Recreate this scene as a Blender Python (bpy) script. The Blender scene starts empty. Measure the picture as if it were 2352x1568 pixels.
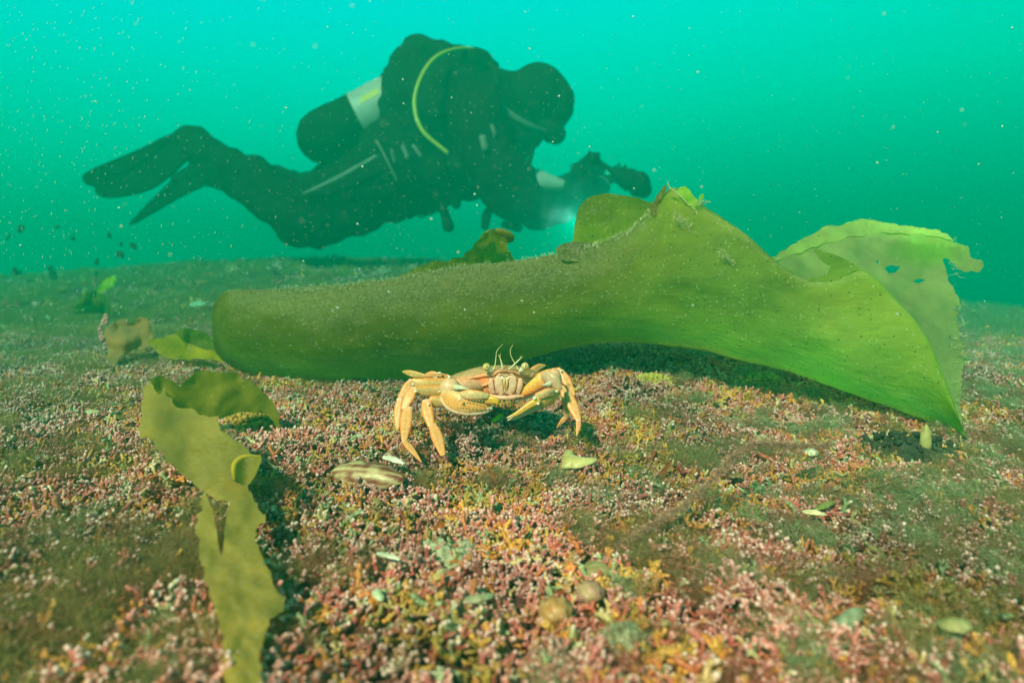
import bpy, bmesh, math, random
import numpy as np
from mathutils import Vector, Matrix, noise as mnoise
from mathutils.geometry import delaunay_2d_cdt
random.seed(7); rng = np.random.default_rng(7)
R = math.radians
scene = bpy.context.scene
COL = scene.collection

# ------------------------------------------------------------------ camera
CAM_H = 0.115; PITCH = 6.5; LENS = 22.0
FPX = LENS / 36.0 * 2352.0          # focal length in units of the photo at 2352 px width
cam_d = bpy.data.cameras.new('camera'); cam = bpy.data.objects.new('camera', cam_d); COL.objects.link(cam)
cam_d.lens = LENS; cam_d.sensor_width = 36; cam_d.clip_start = 0.005; cam_d.clip_end = 200
cam.location = (0, 0, CAM_H); cam.rotation_euler = (R(90 - PITCH), 0, 0)
scene.camera = cam
cam_d.dof.use_dof = True; cam_d.dof.focus_distance = 0.41; cam_d.dof.aperture_fstop = 9.0

# ------------------------------------------------------------------ world: the lit water far off, brighter towards the surface
world = bpy.data.worlds.new('World'); scene.world = world; world.use_nodes = True
wn = world.node_tree; wn.nodes.clear()
w_out = wn.nodes.new('ShaderNodeOutputWorld'); w_bg = wn.nodes.new('ShaderNodeBackground')
w_tc = wn.nodes.new('ShaderNodeTexCoord'); w_sep = wn.nodes.new('ShaderNodeSeparateXYZ')
w_ramp = wn.nodes.new('ShaderNodeValToRGB'); w_map = wn.nodes.new('ShaderNodeMapRange')
w_ma = wn.nodes.new('ShaderNodeMath'); w_ma.operation = 'MULTIPLY_ADD'; w_ma.inputs[1].default_value = -0.10
wn.links.new(w_tc.outputs['Generated'], w_sep.inputs[0])
wn.links.new(w_sep.outputs['X'], w_ma.inputs[0]); wn.links.new(w_sep.outputs['Z'], w_ma.inputs[2])
w_map.inputs['From Min'].default_value = -0.2; w_map.inputs['From Max'].default_value = 0.8
wn.links.new(w_ma.outputs[0], w_map.inputs['Value']); wn.links.new(w_map.outputs[0], w_ramp.inputs[0])
els = [(0.0, (0.0, .08, .04)), (0.19, (0.0, .22, .12)), (0.28, (0.0, .36, .21)), (0.40, (0.0, .48, .30)), (0.52, (0.001, .49, .40)),
       (0.62, (.003, .46, .50)), (.75, (.0, .15, .07)), (1.0, (.0, .06, .025))]
cr = w_ramp.color_ramp
while len(cr.elements) < len(els): cr.elements.new(0.5)
for e, (p, c) in zip(cr.elements, els): e.position = p; e.color = (*c, 1)
wn.links.new(w_ramp.outputs[0], w_bg.inputs[0]); w_bg.inputs[1].default_value = 0.41
wn.links.new(w_bg.outputs[0], w_out.inputs[0])

# ------------------------------------------------------------------ sun: from above, behind and left of the camera
sun_d = bpy.data.lights.new('sun', 'SUN'); sun = bpy.data.objects.new('sun', sun_d); COL.objects.link(sun)
SUN_EL, SUN_AZ = 40, -28
sun_d.energy = 5.0; sun_d.angle = R(6); sun_d.color = (1.0, 0.275, 0.165)
sv = Vector((math.sin(R(SUN_AZ)) * math.cos(R(SUN_EL)), -math.cos(R(SUN_AZ)) * math.cos(R(SUN_EL)), math.sin(R(SUN_EL))))
sun.rotation_euler = sv.to_track_quat('Z', 'Y').to_euler(); sun.location = sv * 5

scene.view_settings.view_transform = 'Standard'; scene.view_settings.look = 'None'
scene.view_settings.exposure = 2.4; scene.view_settings.gamma = 1
cy = scene.cycles
cy.use_denoising = True; cy.max_bounces = 8; cy.transmission_bounces = 6; cy.transparent_max_bounces = 12
cy.volume_bounces = 1; cy.diffuse_bounces = 3; cy.sample_clamp_indirect = 4; cy.caustics_reflective = False; cy.caustics_refractive = False

# ------------------------------------------------------------------ helpers
cp, sp = math.cos(R(PITCH)), math.sin(R(PITCH))
def ray(px, py):
    a = (px - 1176) / FPX; b = (784 - py) / FPX
    return Vector((a, cp + b * sp, -sp + b * cp))          # per metre of depth along the lens axis
def at(px, py, d): return Vector((0, 0, CAM_H)) + ray(px, py) * d
def terr(x, y):
    h = min(1.0, max(0.0, (y - .75) / 1.9)); h = h * h * (3 - 2 * h)
    z = h * (.150 - .046 * (x + .5) ** 2 / (1 + (x / 4.0) ** 2))
    z += 0.0045 * mnoise.noise(Vector((x * 9, y * 9, 1.3))) + 0.010 * mnoise.noise(Vector((x * 3.1, y * 3.1, 7.7)))
    if y < 1.6: z += .0038 * mnoise.noise(Vector((x * 30, y * 30, 4.4))) + .0018 * mnoise.noise(Vector((x * 75, y * 75, 6.4)))
    f = min(1.0, max(0.0, (y - 1.0) / 2.0)); z += f * 0.05 * mnoise.noise(Vector((x * 1.3, y * 1.3, 3.1)))
    z += 0.033 * math.exp(-((x - .17) / .24) ** 2 - ((y - .69) / .12) ** 2)
    z -= 0.011 * math.exp(-((x - .02) ** 2 + (y - .36) ** 2) / 0.02)
    return z
def ground(px, py, lift=0.0):
    o = Vector((0, 0, CAM_H)); r = ray(px, py); d = 0.08
    while d < 12:
        p = o + r * d
        if p.z < terr(p.x, p.y) + lift: break
        d *= 1.01
    return d, o + r * d
def fbm(v, s, n=3):
    v = Vector(v) * s; a = 1; t = 0
    for _ in range(n): t += a * mnoise.noise(v); v = v * 2.03; a *= .5
    return t
def tag(o, label=None, cat=None, group=None, kind=None):
    if label: o['label'] = label
    if cat: o['category'] = cat
    if group: o['group'] = group
    if kind: o['kind'] = kind
    return o
def empty(name, loc, label=None, cat=None, group=None):
    o = bpy.data.objects.new(name, None); COL.objects.link(o); o.location = loc; o.empty_display_size = .02
    return tag(o, label, cat, group)
class MB:
    def __init__(s): s.v = []; s.f = []; s.c = []
    def add(s, vs, fs, cs=None):
        b = len(s.v); s.v += [tuple(v) for v in vs]; s.f += [tuple(i + b for i in f) for f in fs]
        if cs is None: cs = [(1, 1, 1)] * len(vs)
        elif isinstance(cs, tuple): cs = [cs] * len(vs)
        s.c += list(cs); return s
    def mesh(s, name):
        m = bpy.data.meshes.new(name); m.from_pydata(s.v, [], s.f); m.validate()
        if len(m.vertices) == len(s.c):
            a = m.color_attributes.new('col', 'FLOAT_COLOR', 'POINT')
            a.data.foreach_set('color', np.array([(*c, 1.0) for c in s.c], dtype=np.float32).ravel())
        m.polygons.foreach_set('use_smooth', [True] * len(m.polygons)); return m
    def build(s, name, mat, parent=None):
        m = s.mesh(name)
        o = bpy.data.objects.new(name, m); COL.objects.link(o)
        if mat: m.materials.append(mat)
        if parent is not None:
            o.parent = parent; m.transform(Matrix.Translation(-parent_world(parent)))
        return o
def parent_world(p):
    t = Vector(p.location)
    while p.parent: p = p.parent; t += p.location
    return t
def cr_interp(P, n):
    """Catmull-Rom through rows of P, n samples"""
    P = np.array(P, dtype=float); k = len(P)
    if k == 2: t = np.linspace(0, 1, n)[:, None]; return P[0] * (1 - t) + P[1] * t
    t = np.linspace(0, k - 1, n); i = np.minimum(t.astype(int), k - 2); u = (t - i)[:, None]
    E = np.vstack([2 * P[0] - P[1], P, 2 * P[-1] - P[-2]])
    p0, p1, p2, p3 = E[i], E[i + 1], E[i + 2], E[i + 3]
    return .5 * (2 * p1 + (p2 - p0) * u + (2 * p0 - 5 * p1 + 4 * p2 - p3) * u ** 2 + (3 * p1 - p0 - 3 * p2 + p3) * u ** 3)
def loft(mb, pts, w, t=None, wide=None, ns=12, n=None, col=(1, 1, 1), groove=0.0, cap=True, colf=None, rough=0.0):
    """tapered tube through pts; w = half widths, t = half thicknesses, wide = direction of the width"""
    pts = [tuple(p) for p in pts]; k = len(pts)
    if t is None: t = w
    if not hasattr(w, '__len__'): w = [w] * k
    if not hasattr(t, '__len__'): t = [t] * k
    n = n or max(3, (k - 1) * 4 + 1)
    A = cr_interp(np.array([(*p, a, b) for p, a, b in zip(pts, w, t)]), n)
    P = A[:, :3]; W = np.maximum(A[:, 3], 1e-5); T = np.maximum(A[:, 4], 1e-5)
    vs, fs, cs = [], [], []
    wd = Vector(wide) if wide is not None else None
    prev = None; S = []
    for i in range(n):
        tg = Vector(P[min(i + 1, n - 1)] - P[max(i - 1, 0)])
        if tg.length < 1e-9: tg = Vector((0, 0, 1))
        tg.normalize()
        if wd is not None: a = wd - tg * wd.dot(tg)
        elif prev is not None: a = prev - tg * prev.dot(tg)
        else: a = tg.orthogonal()
        if a.length < 1e-6: a = tg.orthogonal()
        a.normalize(); prev = a; b = tg.cross(a); S.append((Vector(P[i]), a, b, tg, W[i], T[i], i / (n - 1)))
    if cap:
        def caprings(sec, sgn):
            c, a, b, tg, ww, tt, u = sec; r = min(ww, tt); out = []
            for q in (.45, .8, .97): out.append((c + tg * sgn * r * q, a, b, tg, ww * math.sqrt(1 - q * q), tt * math.sqrt(1 - q * q), u))
            return out
        S = caprings(S[0], -1)[::-1] + S + caprings(S[-1], 1)
    for (c, a, b, tg, ww, tt, u) in S:
        for j in range(ns):
            th = 2 * math.pi * j / ns; ct, st = math.cos(th), math.sin(th)
            g = 1 - groove * math.exp(-(ct / .3) ** 2)
            p = c + a * ww * ct + b * tt * st * g
            if rough: p += (p - c).normalized() * rough * fbm(p, .12 / max(rough, 1e-6) * .3, 2)
            vs.append(p)
            cs.append(colf(u, ct, st) if colf else col)
    m = len(S)
    for i in range(m - 1):
        for j in range(ns):
            j2 = (j + 1) % ns; fs.append((i * ns + j, i * ns + j2, (i + 1) * ns + j2, (i + 1) * ns + j))
    fs.append(tuple(range(ns))[::-1]); fs.append(tuple((m - 1) * ns + j for j in range(ns)))
    return mb.add(vs, fs, cs)
def ball(mb, c, r, col=(1, 1, 1), seg=14, rings=9, axes=None, rough=0, rs=1.0):
    if not hasattr(r, '__len__'): r = (r, r, r)
    ax = axes or (Vector((1, 0, 0)), Vector((0, 1, 0)), Vector((0, 0, 1)))
    vs, fs = [], []; c = Vector(c)
    for i in range(rings + 1):
        ph = math.pi * (i + .001) / (rings + .002)
        for j in range(seg):
            th = 2 * math.pi * j / seg
            d = (math.sin(ph) * math.cos(th), math.sin(ph) * math.sin(th), math.cos(ph))
            k = 1 + (rough * fbm(Vector(d) + c * 37, rs, 3) if rough else 0)
            vs.append(c + (ax[0] * r[0] * d[0] + ax[1] * r[1] * d[1] + ax[2] * r[2] * d[2]) * k)
    for i in range(rings):
        for j in range(seg):
            j2 = (j + 1) % seg; fs.append((i * seg + j, (i + 1) * seg + j, (i + 1) * seg + j2, i * seg + j2))
    return mb.add(vs, fs, col)
def jag(poly, amp, step, seed=0, closed=True):
    """subdivide an outline and roughen it, all in pixels"""
    out = []; n = len(poly)
    for i in range(n if closed else n - 1):
        a = Vector(poly[i]).to_2d(); b = Vector(poly[(i + 1) % n]).to_2d(); L = (b - a).length
        k = max(1, int(L / step)); nrm = Vector((-(b - a).y, (b - a).x)); nrm = nrm / max(L, 1e-6)
        for j in range(k):
            p = a + (b - a) * (j / k)
            out.append(p + nrm * amp * fbm((p.x, p.y, seed), .06, 3))
    return out
def smooth_poly(poly, n=4):
    """rounded closed outline"""
    P = [Vector(p).to_2d() for p in poly]; k = len(P); out = []
    for i in range(k):
        p0, p1, p2, p3 = P[i - 1], P[i], P[(i + 1) % k], P[(i + 2) % k]
        for j in range(n):
            u = j / n
            out.append(.5 * (2 * p1 + (p2 - p0) * u + (2 * p0 - 5 * p1 + 4 * p2 - p3) * u * u + (3 * p1 - p0 - 3 * p2 + p3) * u ** 3))
    return out
def inside(p, poly):
    x, y = p; r = False; n = len(poly)
    for i in range(n):
        a = poly[i]; b = poly[i - 1]
        if (a[1] > y) != (b[1] > y) and x < (b[0] - a[0]) * (y - a[1]) / (b[1] - a[1]) + a[0]: r = not r
    return r
def sheet(mb, outline, depth, step=10, holes=(), col=(1, 1, 1)):
    """a thin blade: outline in photo pixels, depth(px, py) -> metres"""
    outline = [Vector(p).to_2d() for p in outline]
    xs = [p.x for p in outline]; ys = [p.y for p in outline]
    pts = list(outline); n0 = len(pts); edges = [(i, (i + 1) % n0) for i in range(n0)]
    hl = [[Vector(q).to_2d() for q in h] for h in holes]
    for h in hl:
        b = len(pts); pts += h; edges += [(b + i, b + (i + 1) % len(h)) for i in range(len(h))]
    y = min(ys) + step / 2; row = 0
    while y < max(ys):
        x = min(xs) + step / 2 + (row % 2) * step / 2
        while x < max(xs):
            q = Vector((x + random.uniform(-.2, .2) * step, y + random.uniform(-.2, .2) * step))
            if inside(q, outline) and not any(inside(q, h) for h in hl): pts.append(q)
            x += step
        y += step * .87; row += 1
    V, E, F, *_ = delaunay_2d_cdt(pts, edges, [], 0, 1e-6)
    fs = []
    for f in F:
        c = sum((V[i] for i in f), Vector((0, 0))) / len(f)
        if inside(c, outline) and not any(inside(c, h) for h in hl): fs.append(tuple(f))
    vs = [at(v.x, v.y, depth(v.x, v.y)) for v in V]
    cs = [col(v.x, v.y) for v in V] if callable(col) else col
    return mb.add(vs, fs, cs)
def idw(pts):
    """smooth depth surface fitted through samples (px, py, d)"""
    X = lambda x, y: np.array([1.0, x / 1000, y / 1000, (x / 1000) ** 2, x * y / 1e6, (y / 1000) ** 2])
    k = np.linalg.lstsq(np.array([X(a, b) for a, b, d in pts]), np.array([1 / d for a, b, d in pts]), rcond=None)[0]
    return lambda x, y: float(1 / (X(x, y) @ k))

# ------------------------------------------------------------------ materials
class NT:
    def __init__(s, name):
        s.m = bpy.data.materials.new(name); s.m.use_nodes = True; s.t = s.m.node_tree; s.t.nodes.clear()
        s.out = s.n('OutputMaterial')
    def n(s, k, **kw):
        nd = s.t.nodes.new('ShaderNode' + k)
        for a, b in kw.items(): setattr(nd, a, b)
        return nd
    def l(s, a, b): s.t.links.new(a, b)
    def noise(s, vec, scale, detail=3, rough=.55):
        nd = s.n('TexNoise'); nd.inputs['Scale'].default_value = scale; nd.inputs['Detail'].default_value = detail; nd.inputs['Roughness'].default_value = rough
        if vec is not None: s.l(vec, nd.inputs['Vector'])
        return nd
    def ramp(s, fac, els, interp='LINEAR'):
        nd = s.n('ValToRGB'); r = nd.color_ramp; r.interpolation = interp
        while len(r.elements) < len(els): r.elements.new(.5)
        for e, (p, c) in zip(r.elements, els): e.position = p; e.color = (*c, 1) if hasattr(c, '__len__') else (c, c, c, 1)
        s.l(fac, nd.inputs[0]); return nd
    def mix(s, fac, a, b, mode='MIX'):
        nd = s.n('Mix', data_type='RGBA', blend_type=mode)
        for sock, v in ((nd.inputs[0], fac), (nd.inputs[6], a), (nd.inputs[7], b)):
            if hasattr(v, 'is_linked') or hasattr(v, 'links'): s.l(v, sock)
            elif isinstance(v, (int, float)): sock.default_value = v
            else: sock.default_value = (*v, 1)
        return nd.outputs[2]
    def math(s, op, a, b=0.0):
        nd = s.n('Math', operation=op)
        for sock, v in ((nd.inputs[0], a), (nd.inputs[1], b)):
            if hasattr(v, 'links'): s.l(v, sock)
            else: sock.default_value = v
        return nd.outputs[0]
    def bump(s, h, strength, dist):
        nd = s.n('Bump'); nd.inputs['Strength'].default_value = strength; nd.inputs['Distance'].default_value = dist
        s.l(h, nd.inputs['Height']); return nd.outputs[0]

def pos_out(N): return N.n('NewGeometry').outputs['Position']
def obj_out(N): return N.n('TexCoord').outputs['Object']

def mat_basic(name, colr, rough=.5, ns=60, var=.35, bump=.3, dist=.0005, attr=False, spec=.4):
    N = NT(name); p = obj_out(N); nz = N.noise(p, ns, 5)
    lo = tuple(c * (1 - var) for c in colr); hi = tuple(min(1, c * (1 + var)) for c in colr)
    c = N.ramp(nz.outputs[0], [(.3, lo), (.7, hi)]).outputs[0]
    if attr:
        a = N.n('Attribute', attribute_name='col'); c = N.mix(1.0, c, a.outputs['Color'], 'MULTIPLY')
    b = N.n('BsdfPrincipled'); N.l(c, b.inputs['Base Color']); b.inputs['Roughness'].default_value = rough
    b.inputs['Specular IOR Level'].default_value = spec
    if bump: N.l(N.bump(nz.outputs[0], bump, dist), b.inputs['Normal'])
    N.l(b.outputs[0], N.out.inputs[0]); return N.m

def mat_maerl():
    N = NT('maerl'); oi = N.n('ObjectInfo'); loc = oi.outputs['Location']; rnd = oi.outputs['Random']
    n1 = N.noise(loc, 16, 3, .6).outputs[0]; n2 = N.noise(loc, 45, 2).outputs[0]
    sel = N.math('ADD', N.math('MULTIPLY', n1, 1.5), N.math('MULTIPLY', rnd, .5))
    sel = N.math('SUBTRACT', sel, .5)
    c = N.ramp(sel, [(.14, (.34, .25, .05)), (.23, (.70, .40, .08)), (.32, (.60, .24, .05)), (.40, (.46, .11, .08)), (.56, (.56, .18, .18)),
                     (.70, (.30, .09, .08)), (.82, (.66, .32, .33))]).outputs[0]
    wn_ = N.n('TexWhiteNoise', noise_dimensions='1D'); N.l(N.math('MULTIPLY', rnd, 91.7), wn_.inputs['W'])
    r2 = wn_.outputs['Value']
    # chalky and greenish rubble among the living branches
    c = N.mix(N.ramp(r2, [(.84, 0), (.88, 1)]).outputs[0], c, (.55, .46, .20))
    c = N.mix(N.ramp(r2, [(.93, 0), (.95, 1)]).outputs[0], c, (.30, .40, .22))
    c = N.mix(N.ramp(n2, [(.60, 0), (.72, .6)]).outputs[0], c, (.22, .30, .12))
    c = N.mix(1.0, c, N.ramp(N.noise(loc, 6, 3, .6).outputs[0], [(.38, (.32, .34, .26)), (.5, (.95, .92, .9)), (.62, (1.3, 1.2, 1.15))]).outputs[0], 'MULTIPLY')
    tip = N.n('Attribute', attribute_name='col').outputs['Color']
    tv = N.n('SeparateColor'); N.l(tip, tv.inputs[0])
    alive = N.ramp(sel, [(.36, .08), (.5, 1)]).outputs[0]
    f = N.math('MULTIPLY', N.math('POWER', tv.outputs[0], 7.0), alive)
    f = N.math('MULTIPLY', f, N.ramp(r2, [(.1, .25), (.7, 1.0)]).outputs[0])
    c = N.mix(N.math('MULTIPLY', f, .75), c, (.92, .68, .68))
    sp_ = N.noise(obj_out(N), 900, 2).outputs[0]
    c = N.mix(.7, c, N.ramp(sp_, [(.35, (.55, .5, .5)), (.65, (1.25, 1.2, 1.2))]).outputs[0], 'MULTIPLY')
    b = N.n('BsdfPrincipled'); N.l(c, b.inputs['Base Color']); b.inputs['Roughness'].default_value = .42
    N.l(N.bump(sp_, .35, .0002), b.inputs['Normal'])
    N.l(b.outputs[0], N.out.inputs[0]); return N.m

def mat_fuzz():
    N = NT('filament_algae'); oi = N.n('ObjectInfo'); n1 = N.noise(oi.outputs['Location'], 7, 2).outputs[0]
    sel = N.math('ADD', N.math('MULTIPLY', n1, 1.6), N.math('SUBTRACT', N.math('MULTIPLY', oi.outputs['Random'], 1.0), .8))
    sx_ = N.n('SeparateXYZ'); N.l(oi.outputs['Location'], sx_.inputs[0]); sel = N.math('ADD', sel, N.math('MULTIPLY', sx_.outputs[0], .9))
    c = N.ramp(sel, [(.2, (.36, .30, .12)), (.4, (.34, .21, .11)), (.55, (.42, .18, .13)), (.68, (.28, .28, .15)), (.85, (.34, .42, .24))]).outputs[0]
    d = N.n('BsdfDiffuse'); t = N.n('BsdfTranslucent'); mx = N.n('MixShader'); mx.inputs[0].default_value = .45
    N.l(c, d.inputs[0]); N.l(c, t.inputs[0]); N.l(d.outputs[0], mx.inputs[1]); N.l(t.outputs[0], mx.inputs[2])
    N.l(mx.outputs[0], N.out.inputs[0]); return N.m

def mat_ground():
    N = NT('seabed'); p = pos_out(N)
    n1 = N.noise(p, 16, 4, .6).outputs[0]; n2 = N.noise(p, 240, 4, .7).outputs[0]; n3 = N.noise(p, 5, 4, .6).outputs[0]
    c = N.ramp(n1, [(.32, (.20, .13, .05)), (.46, (.26, .10, .07)), (.56, (.22, .08, .07)), (.68, (.12, .14, .06))]).outputs[0]
    c = N.mix(N.ramp(n2, [(.35, 0), (.7, 1)]).outputs[0], N.mix(.85, c, (.02, .012, .008)), c)
    vo = N.n('TexVoronoi'); vo.inputs['Scale'].default_value = 60; N.l(p, vo.inputs['Vector'])
    c = N.mix(N.ramp(n3, [(.5, 0), (.7, .7)]).outputs[0], c, (.10, .11, .05))
    b = N.n('BsdfPrincipled'); N.l(c, b.inputs['Base Color']); b.inputs['Roughness'].default_value = .8
    h = N.math('ADD', n2, N.math('MULTIPLY', vo.outputs['Distance'], -.8))
    N.l(N.bump(h, .9, .004), b.inputs['Normal']); N.l(b.outputs[0], N.out.inputs[0]); return N.m

def mat_kelp(name, base, *, contrast=1.0, bumps=.5, spotc=(.05, .05, .01), transl=.55, dust=.5, spots=.5, tr_col=None, patches=.3, patchc=(.28, .16, .03), stretch=(1, 1, 1)):
    N = NT(name); p = obj_out(N)
    mp = N.n('Mapping'); N.l(p, mp.inputs[0]); mp.inputs['Scale'].default_value = stretch
    n1 = N.noise(mp.outputs[0], 14, 5, .6).outputs[0]; a = N.n('Attribute', attribute_name='col').outputs['Color']
    var = N.ramp(n1, [(.3, (1 - .45 * contrast, 1 - .38 * contrast, 1 - .4 * contrast)), (.7, (1 + .4 * contrast, 1 + .3 * contrast, 1 + .1 * contrast))]).outputs[0]
    c = N.mix(1.0, N.mix(1.0, base, var, 'MULTIPLY'), a, 'MULTIPLY')
    npch = N.noise(p, 20, 4, .65).outputs[0]
    pf = N.math('MULTIPLY', N.ramp(npch, [(.58, 0), (.75, 1)]).outputs[0], patches)
    c = N.mix(pf, c, patchc)
    # dark pores
    v1 = N.n('TexVoronoi'); v1.inputs['Scale'].default_value = 330; N.l(mp.outputs[0], v1.inputs['Vector'])
    w1 = N.n('SeparateColor'); N.l(v1.outputs['Color'], w1.inputs[0])
    dot = N.math('MULTIPLY', N.ramp(v1.outputs['Distance'], [(.10, 1), (.22, 0)]).outputs[0], N.ramp(w1.outputs[0], [(.55, 0), (.60, 1)]).outputs[0])
    c = N.mix(N.math('MULTIPLY', dot, spots), c, spotc)
    # settled white specks
    v2 = N.n('TexVoronoi'); v2.inputs['Scale'].default_value = 380; N.l(p, v2.inputs['Vector'])
    w2 = N.n('SeparateColor'); N.l(v2.outputs['Color'], w2.inputs[0])
    den = N.noise(p, 12, 3).outputs[0]
    dd = N.math('MULTIPLY', N.ramp(v2.outputs['Distance'], [(.14, 1), (.30, 0)]).outputs[0], N.ramp(N.math('ADD', w2.outputs[1], N.math('MULTIPLY', den, .5)), [(.98, 0), (1.0, 1)]).outputs[0])
    v3 = N.n('TexVoronoi'); v3.inputs['Scale'].default_value = 620; N.l(p, v3.inputs['Vector'])
    w3 = N.n('SeparateColor'); N.l(v3.outputs['Color'], w3.inputs[0])
    d3 = N.math('MULTIPLY', N.ramp(v3.outputs['Distance'], [(.2, 1), (.42, 0)]).outputs[0], N.ramp(N.math('ADD', w3.outputs[1], N.math('MULTIPLY', den, .6)), [(1.0, 0), (1.02, .7)]).outputs[0])
    gn = N.n('SeparateXYZ'); N.l(N.n('NewGeometry').outputs['Normal'], gn.inputs[0])
    nf = N.noise(p, 500, 4, .75).outputs[0]
    silt_ = N.math('MULTIPLY', N.ramp(N.math('ABSOLUTE', gn.outputs[2]), [(.45, 0), (.95, .75)]).outputs[0], N.ramp(nf, [(.42, 0), (.62, 1)]).outputs[0])
    dd = N.math('MAXIMUM', N.math('MAXIMUM', dd, d3), silt_)
    dsock = N.math('MULTIPLY', dd, dust)
    c2 = N.mix(dsock, c, (.60, .62, .40))
    b = N.n('BsdfPrincipled'); N.l(c2, b.inputs['Base Color']); b.inputs['Roughness'].default_value = .62; b.inputs['Specular IOR Level'].default_value = .15
    wr = N.n('Mapping'); N.l(p, wr.inputs[0]); wr.inputs['Scale'].default_value = (1, 4, 4); wv = N.noise(wr.outputs[0], 22, 5, .65).outputs[0]
    nrm = N.bump(N.math('ADD', wv, N.math('MULTIPLY', nf, .12)), bumps, .004); N.l(nrm, b.inputs['Normal'])
    t = N.n('BsdfTranslucent'); N.l(N.mix(1.0, c, tr_col or (1.6, 2.2, 1.0), 'MULTIPLY'), t.inputs[0])
    mx = N.n('MixShader'); mx.inputs[0].default_value = transl
    N.l(b.outputs[0], mx.inputs[1]); N.l(t.outputs[0], mx.inputs[2]); N.l(mx.outputs[0], N.out.inputs[0]); return N.m

def mat_crab():
    N = NT('crab_shell'); p = obj_out(N)
    n1 = N.noise(p, 700, 4, .7).outputs[0]; n2 = N.noise(p, 130, 3, .6).outputs[0]
    a = N.n('Attribute', attribute_name='col').outputs['Color']
    c = N.mix(1.0, a, N.ramp(n1, [(.35, (.72, .70, .66)), (.62, (1.12, 1.1, 1.05))]).outputs[0], 'MULTIPLY')
    c = N.mix(N.ramp(n2, [(.52, 0), (.72, .45)]).outputs[0], c, (.62, .30, .20))
    b = N.n('BsdfPrincipled'); N.l(c, b.inputs['Base Color']); b.inputs['Roughness'].default_value = .38
    N.l(N.bump(n1, .5, .0003), b.inputs['Normal']); N.l(b.outputs[0], N.out.inputs[0]); return N.m

M = {}
M['maerl'] = mat_maerl(); M['fuzz'] = mat_fuzz(); M['ground'] = mat_ground(); M['crab'] = mat_crab()
M['kelp'] = mat_kelp('kelp_blade', (.165, .185, .016), contrast=1.25, bumps=.8, patches=.55, patchc=(.26, .17, .02), dust=1.0, spots=.8, transl=.56, tr_col=(1.9, 2.6, 1.8), stretch=(.5, 1, 1))
M['kelp_pale'] = mat_kelp('kelp_pale', (.46, .60, .26), dust=.2, spots=.5, transl=.62, tr_col=(1.3, 1.6, 1.0), patches=.45, patchc=(.45, .28, .06))
M['kelp_near'] = mat_kelp('kelp_near', (.46, .36, .065), contrast=.55, bumps=.2, dust=.4, spots=.3, transl=.45, tr_col=(1.3, 1.5, .9), patches=.22, patchc=(.36, .22, .07), stretch=(1, 1, .5))
M['kelp_brown'] = mat_kelp('kelp_brown', (.38, .19, .07), dust=.4, spots=.6, transl=.4, patches=.6, patchc=(.16, .09, .05))
M['suit'] = mat_basic('dry_suit', (.005, .006, .006), .8, 25, .4, .3, .004, spec=.08)
M['suit_hi'] = mat_basic('grey_webbing_glint', (.10, .11, .11), .6, 30)
M['white'] = mat_basic('white_paint', (.30, .31, .30), .5, 30, .1)
M['yellow'] = mat_basic('yellow_label', (.42, .34, .03), .5, 30, .1)
M['hose'] = mat_basic('yellow_hose', (.28, .32, .03), .45, 30, .1)
M['shellw'] = mat_basic('pale_shell', (1, 1, 1), .4, 260, .3, .6, .0006, attr=True)
M['debris'] = mat_basic('dark_debris', (.03, .03, .025), .9, 200, .5, .6, .003)
M['snow'] = mat_basic('marine_snow', (.55, .75, .75), .8, 300, .1, 0)
M['thread'] = mat_basic('pale_thread', (.42, .46, .26), .7, 300, .3, 0)
M['sediment'] = mat_basic('pale_silt', (.36, .38, .26), .9, 420, .6, .9, .0016)

# ------------------------------------------------------------------ the seabed
def make_seabed():
    ys = np.concatenate([np.linspace(-.5, .1, 14), .1 + np.cumsum(np.geomspace(.006, .35, 150))]); ys = ys[ys < 15]
    mb = MB(); n = 181; s = np.linspace(-1, 1, n)
    for y in ys:
        half = min(15.0, max(.9, abs(y) * 1.5 + .6))
        if y > 9: half = 15.0
        for q in s:
            x = half * (abs(q) ** 1.25) * (1 if q > 0 else -1); mb.v.append((x, y, terr(x, y)))
    mb.c = [(1, 1, 1)] * len(mb.v)
    for i in range(len(ys) - 1):
        for j in range(n - 1): a = i * n + j; mb.f.append((a, a + 1, a + n + 1, a + n))
    return tag(mb.build('seabed', M['ground']), kind='structure')
make_seabed()

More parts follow.
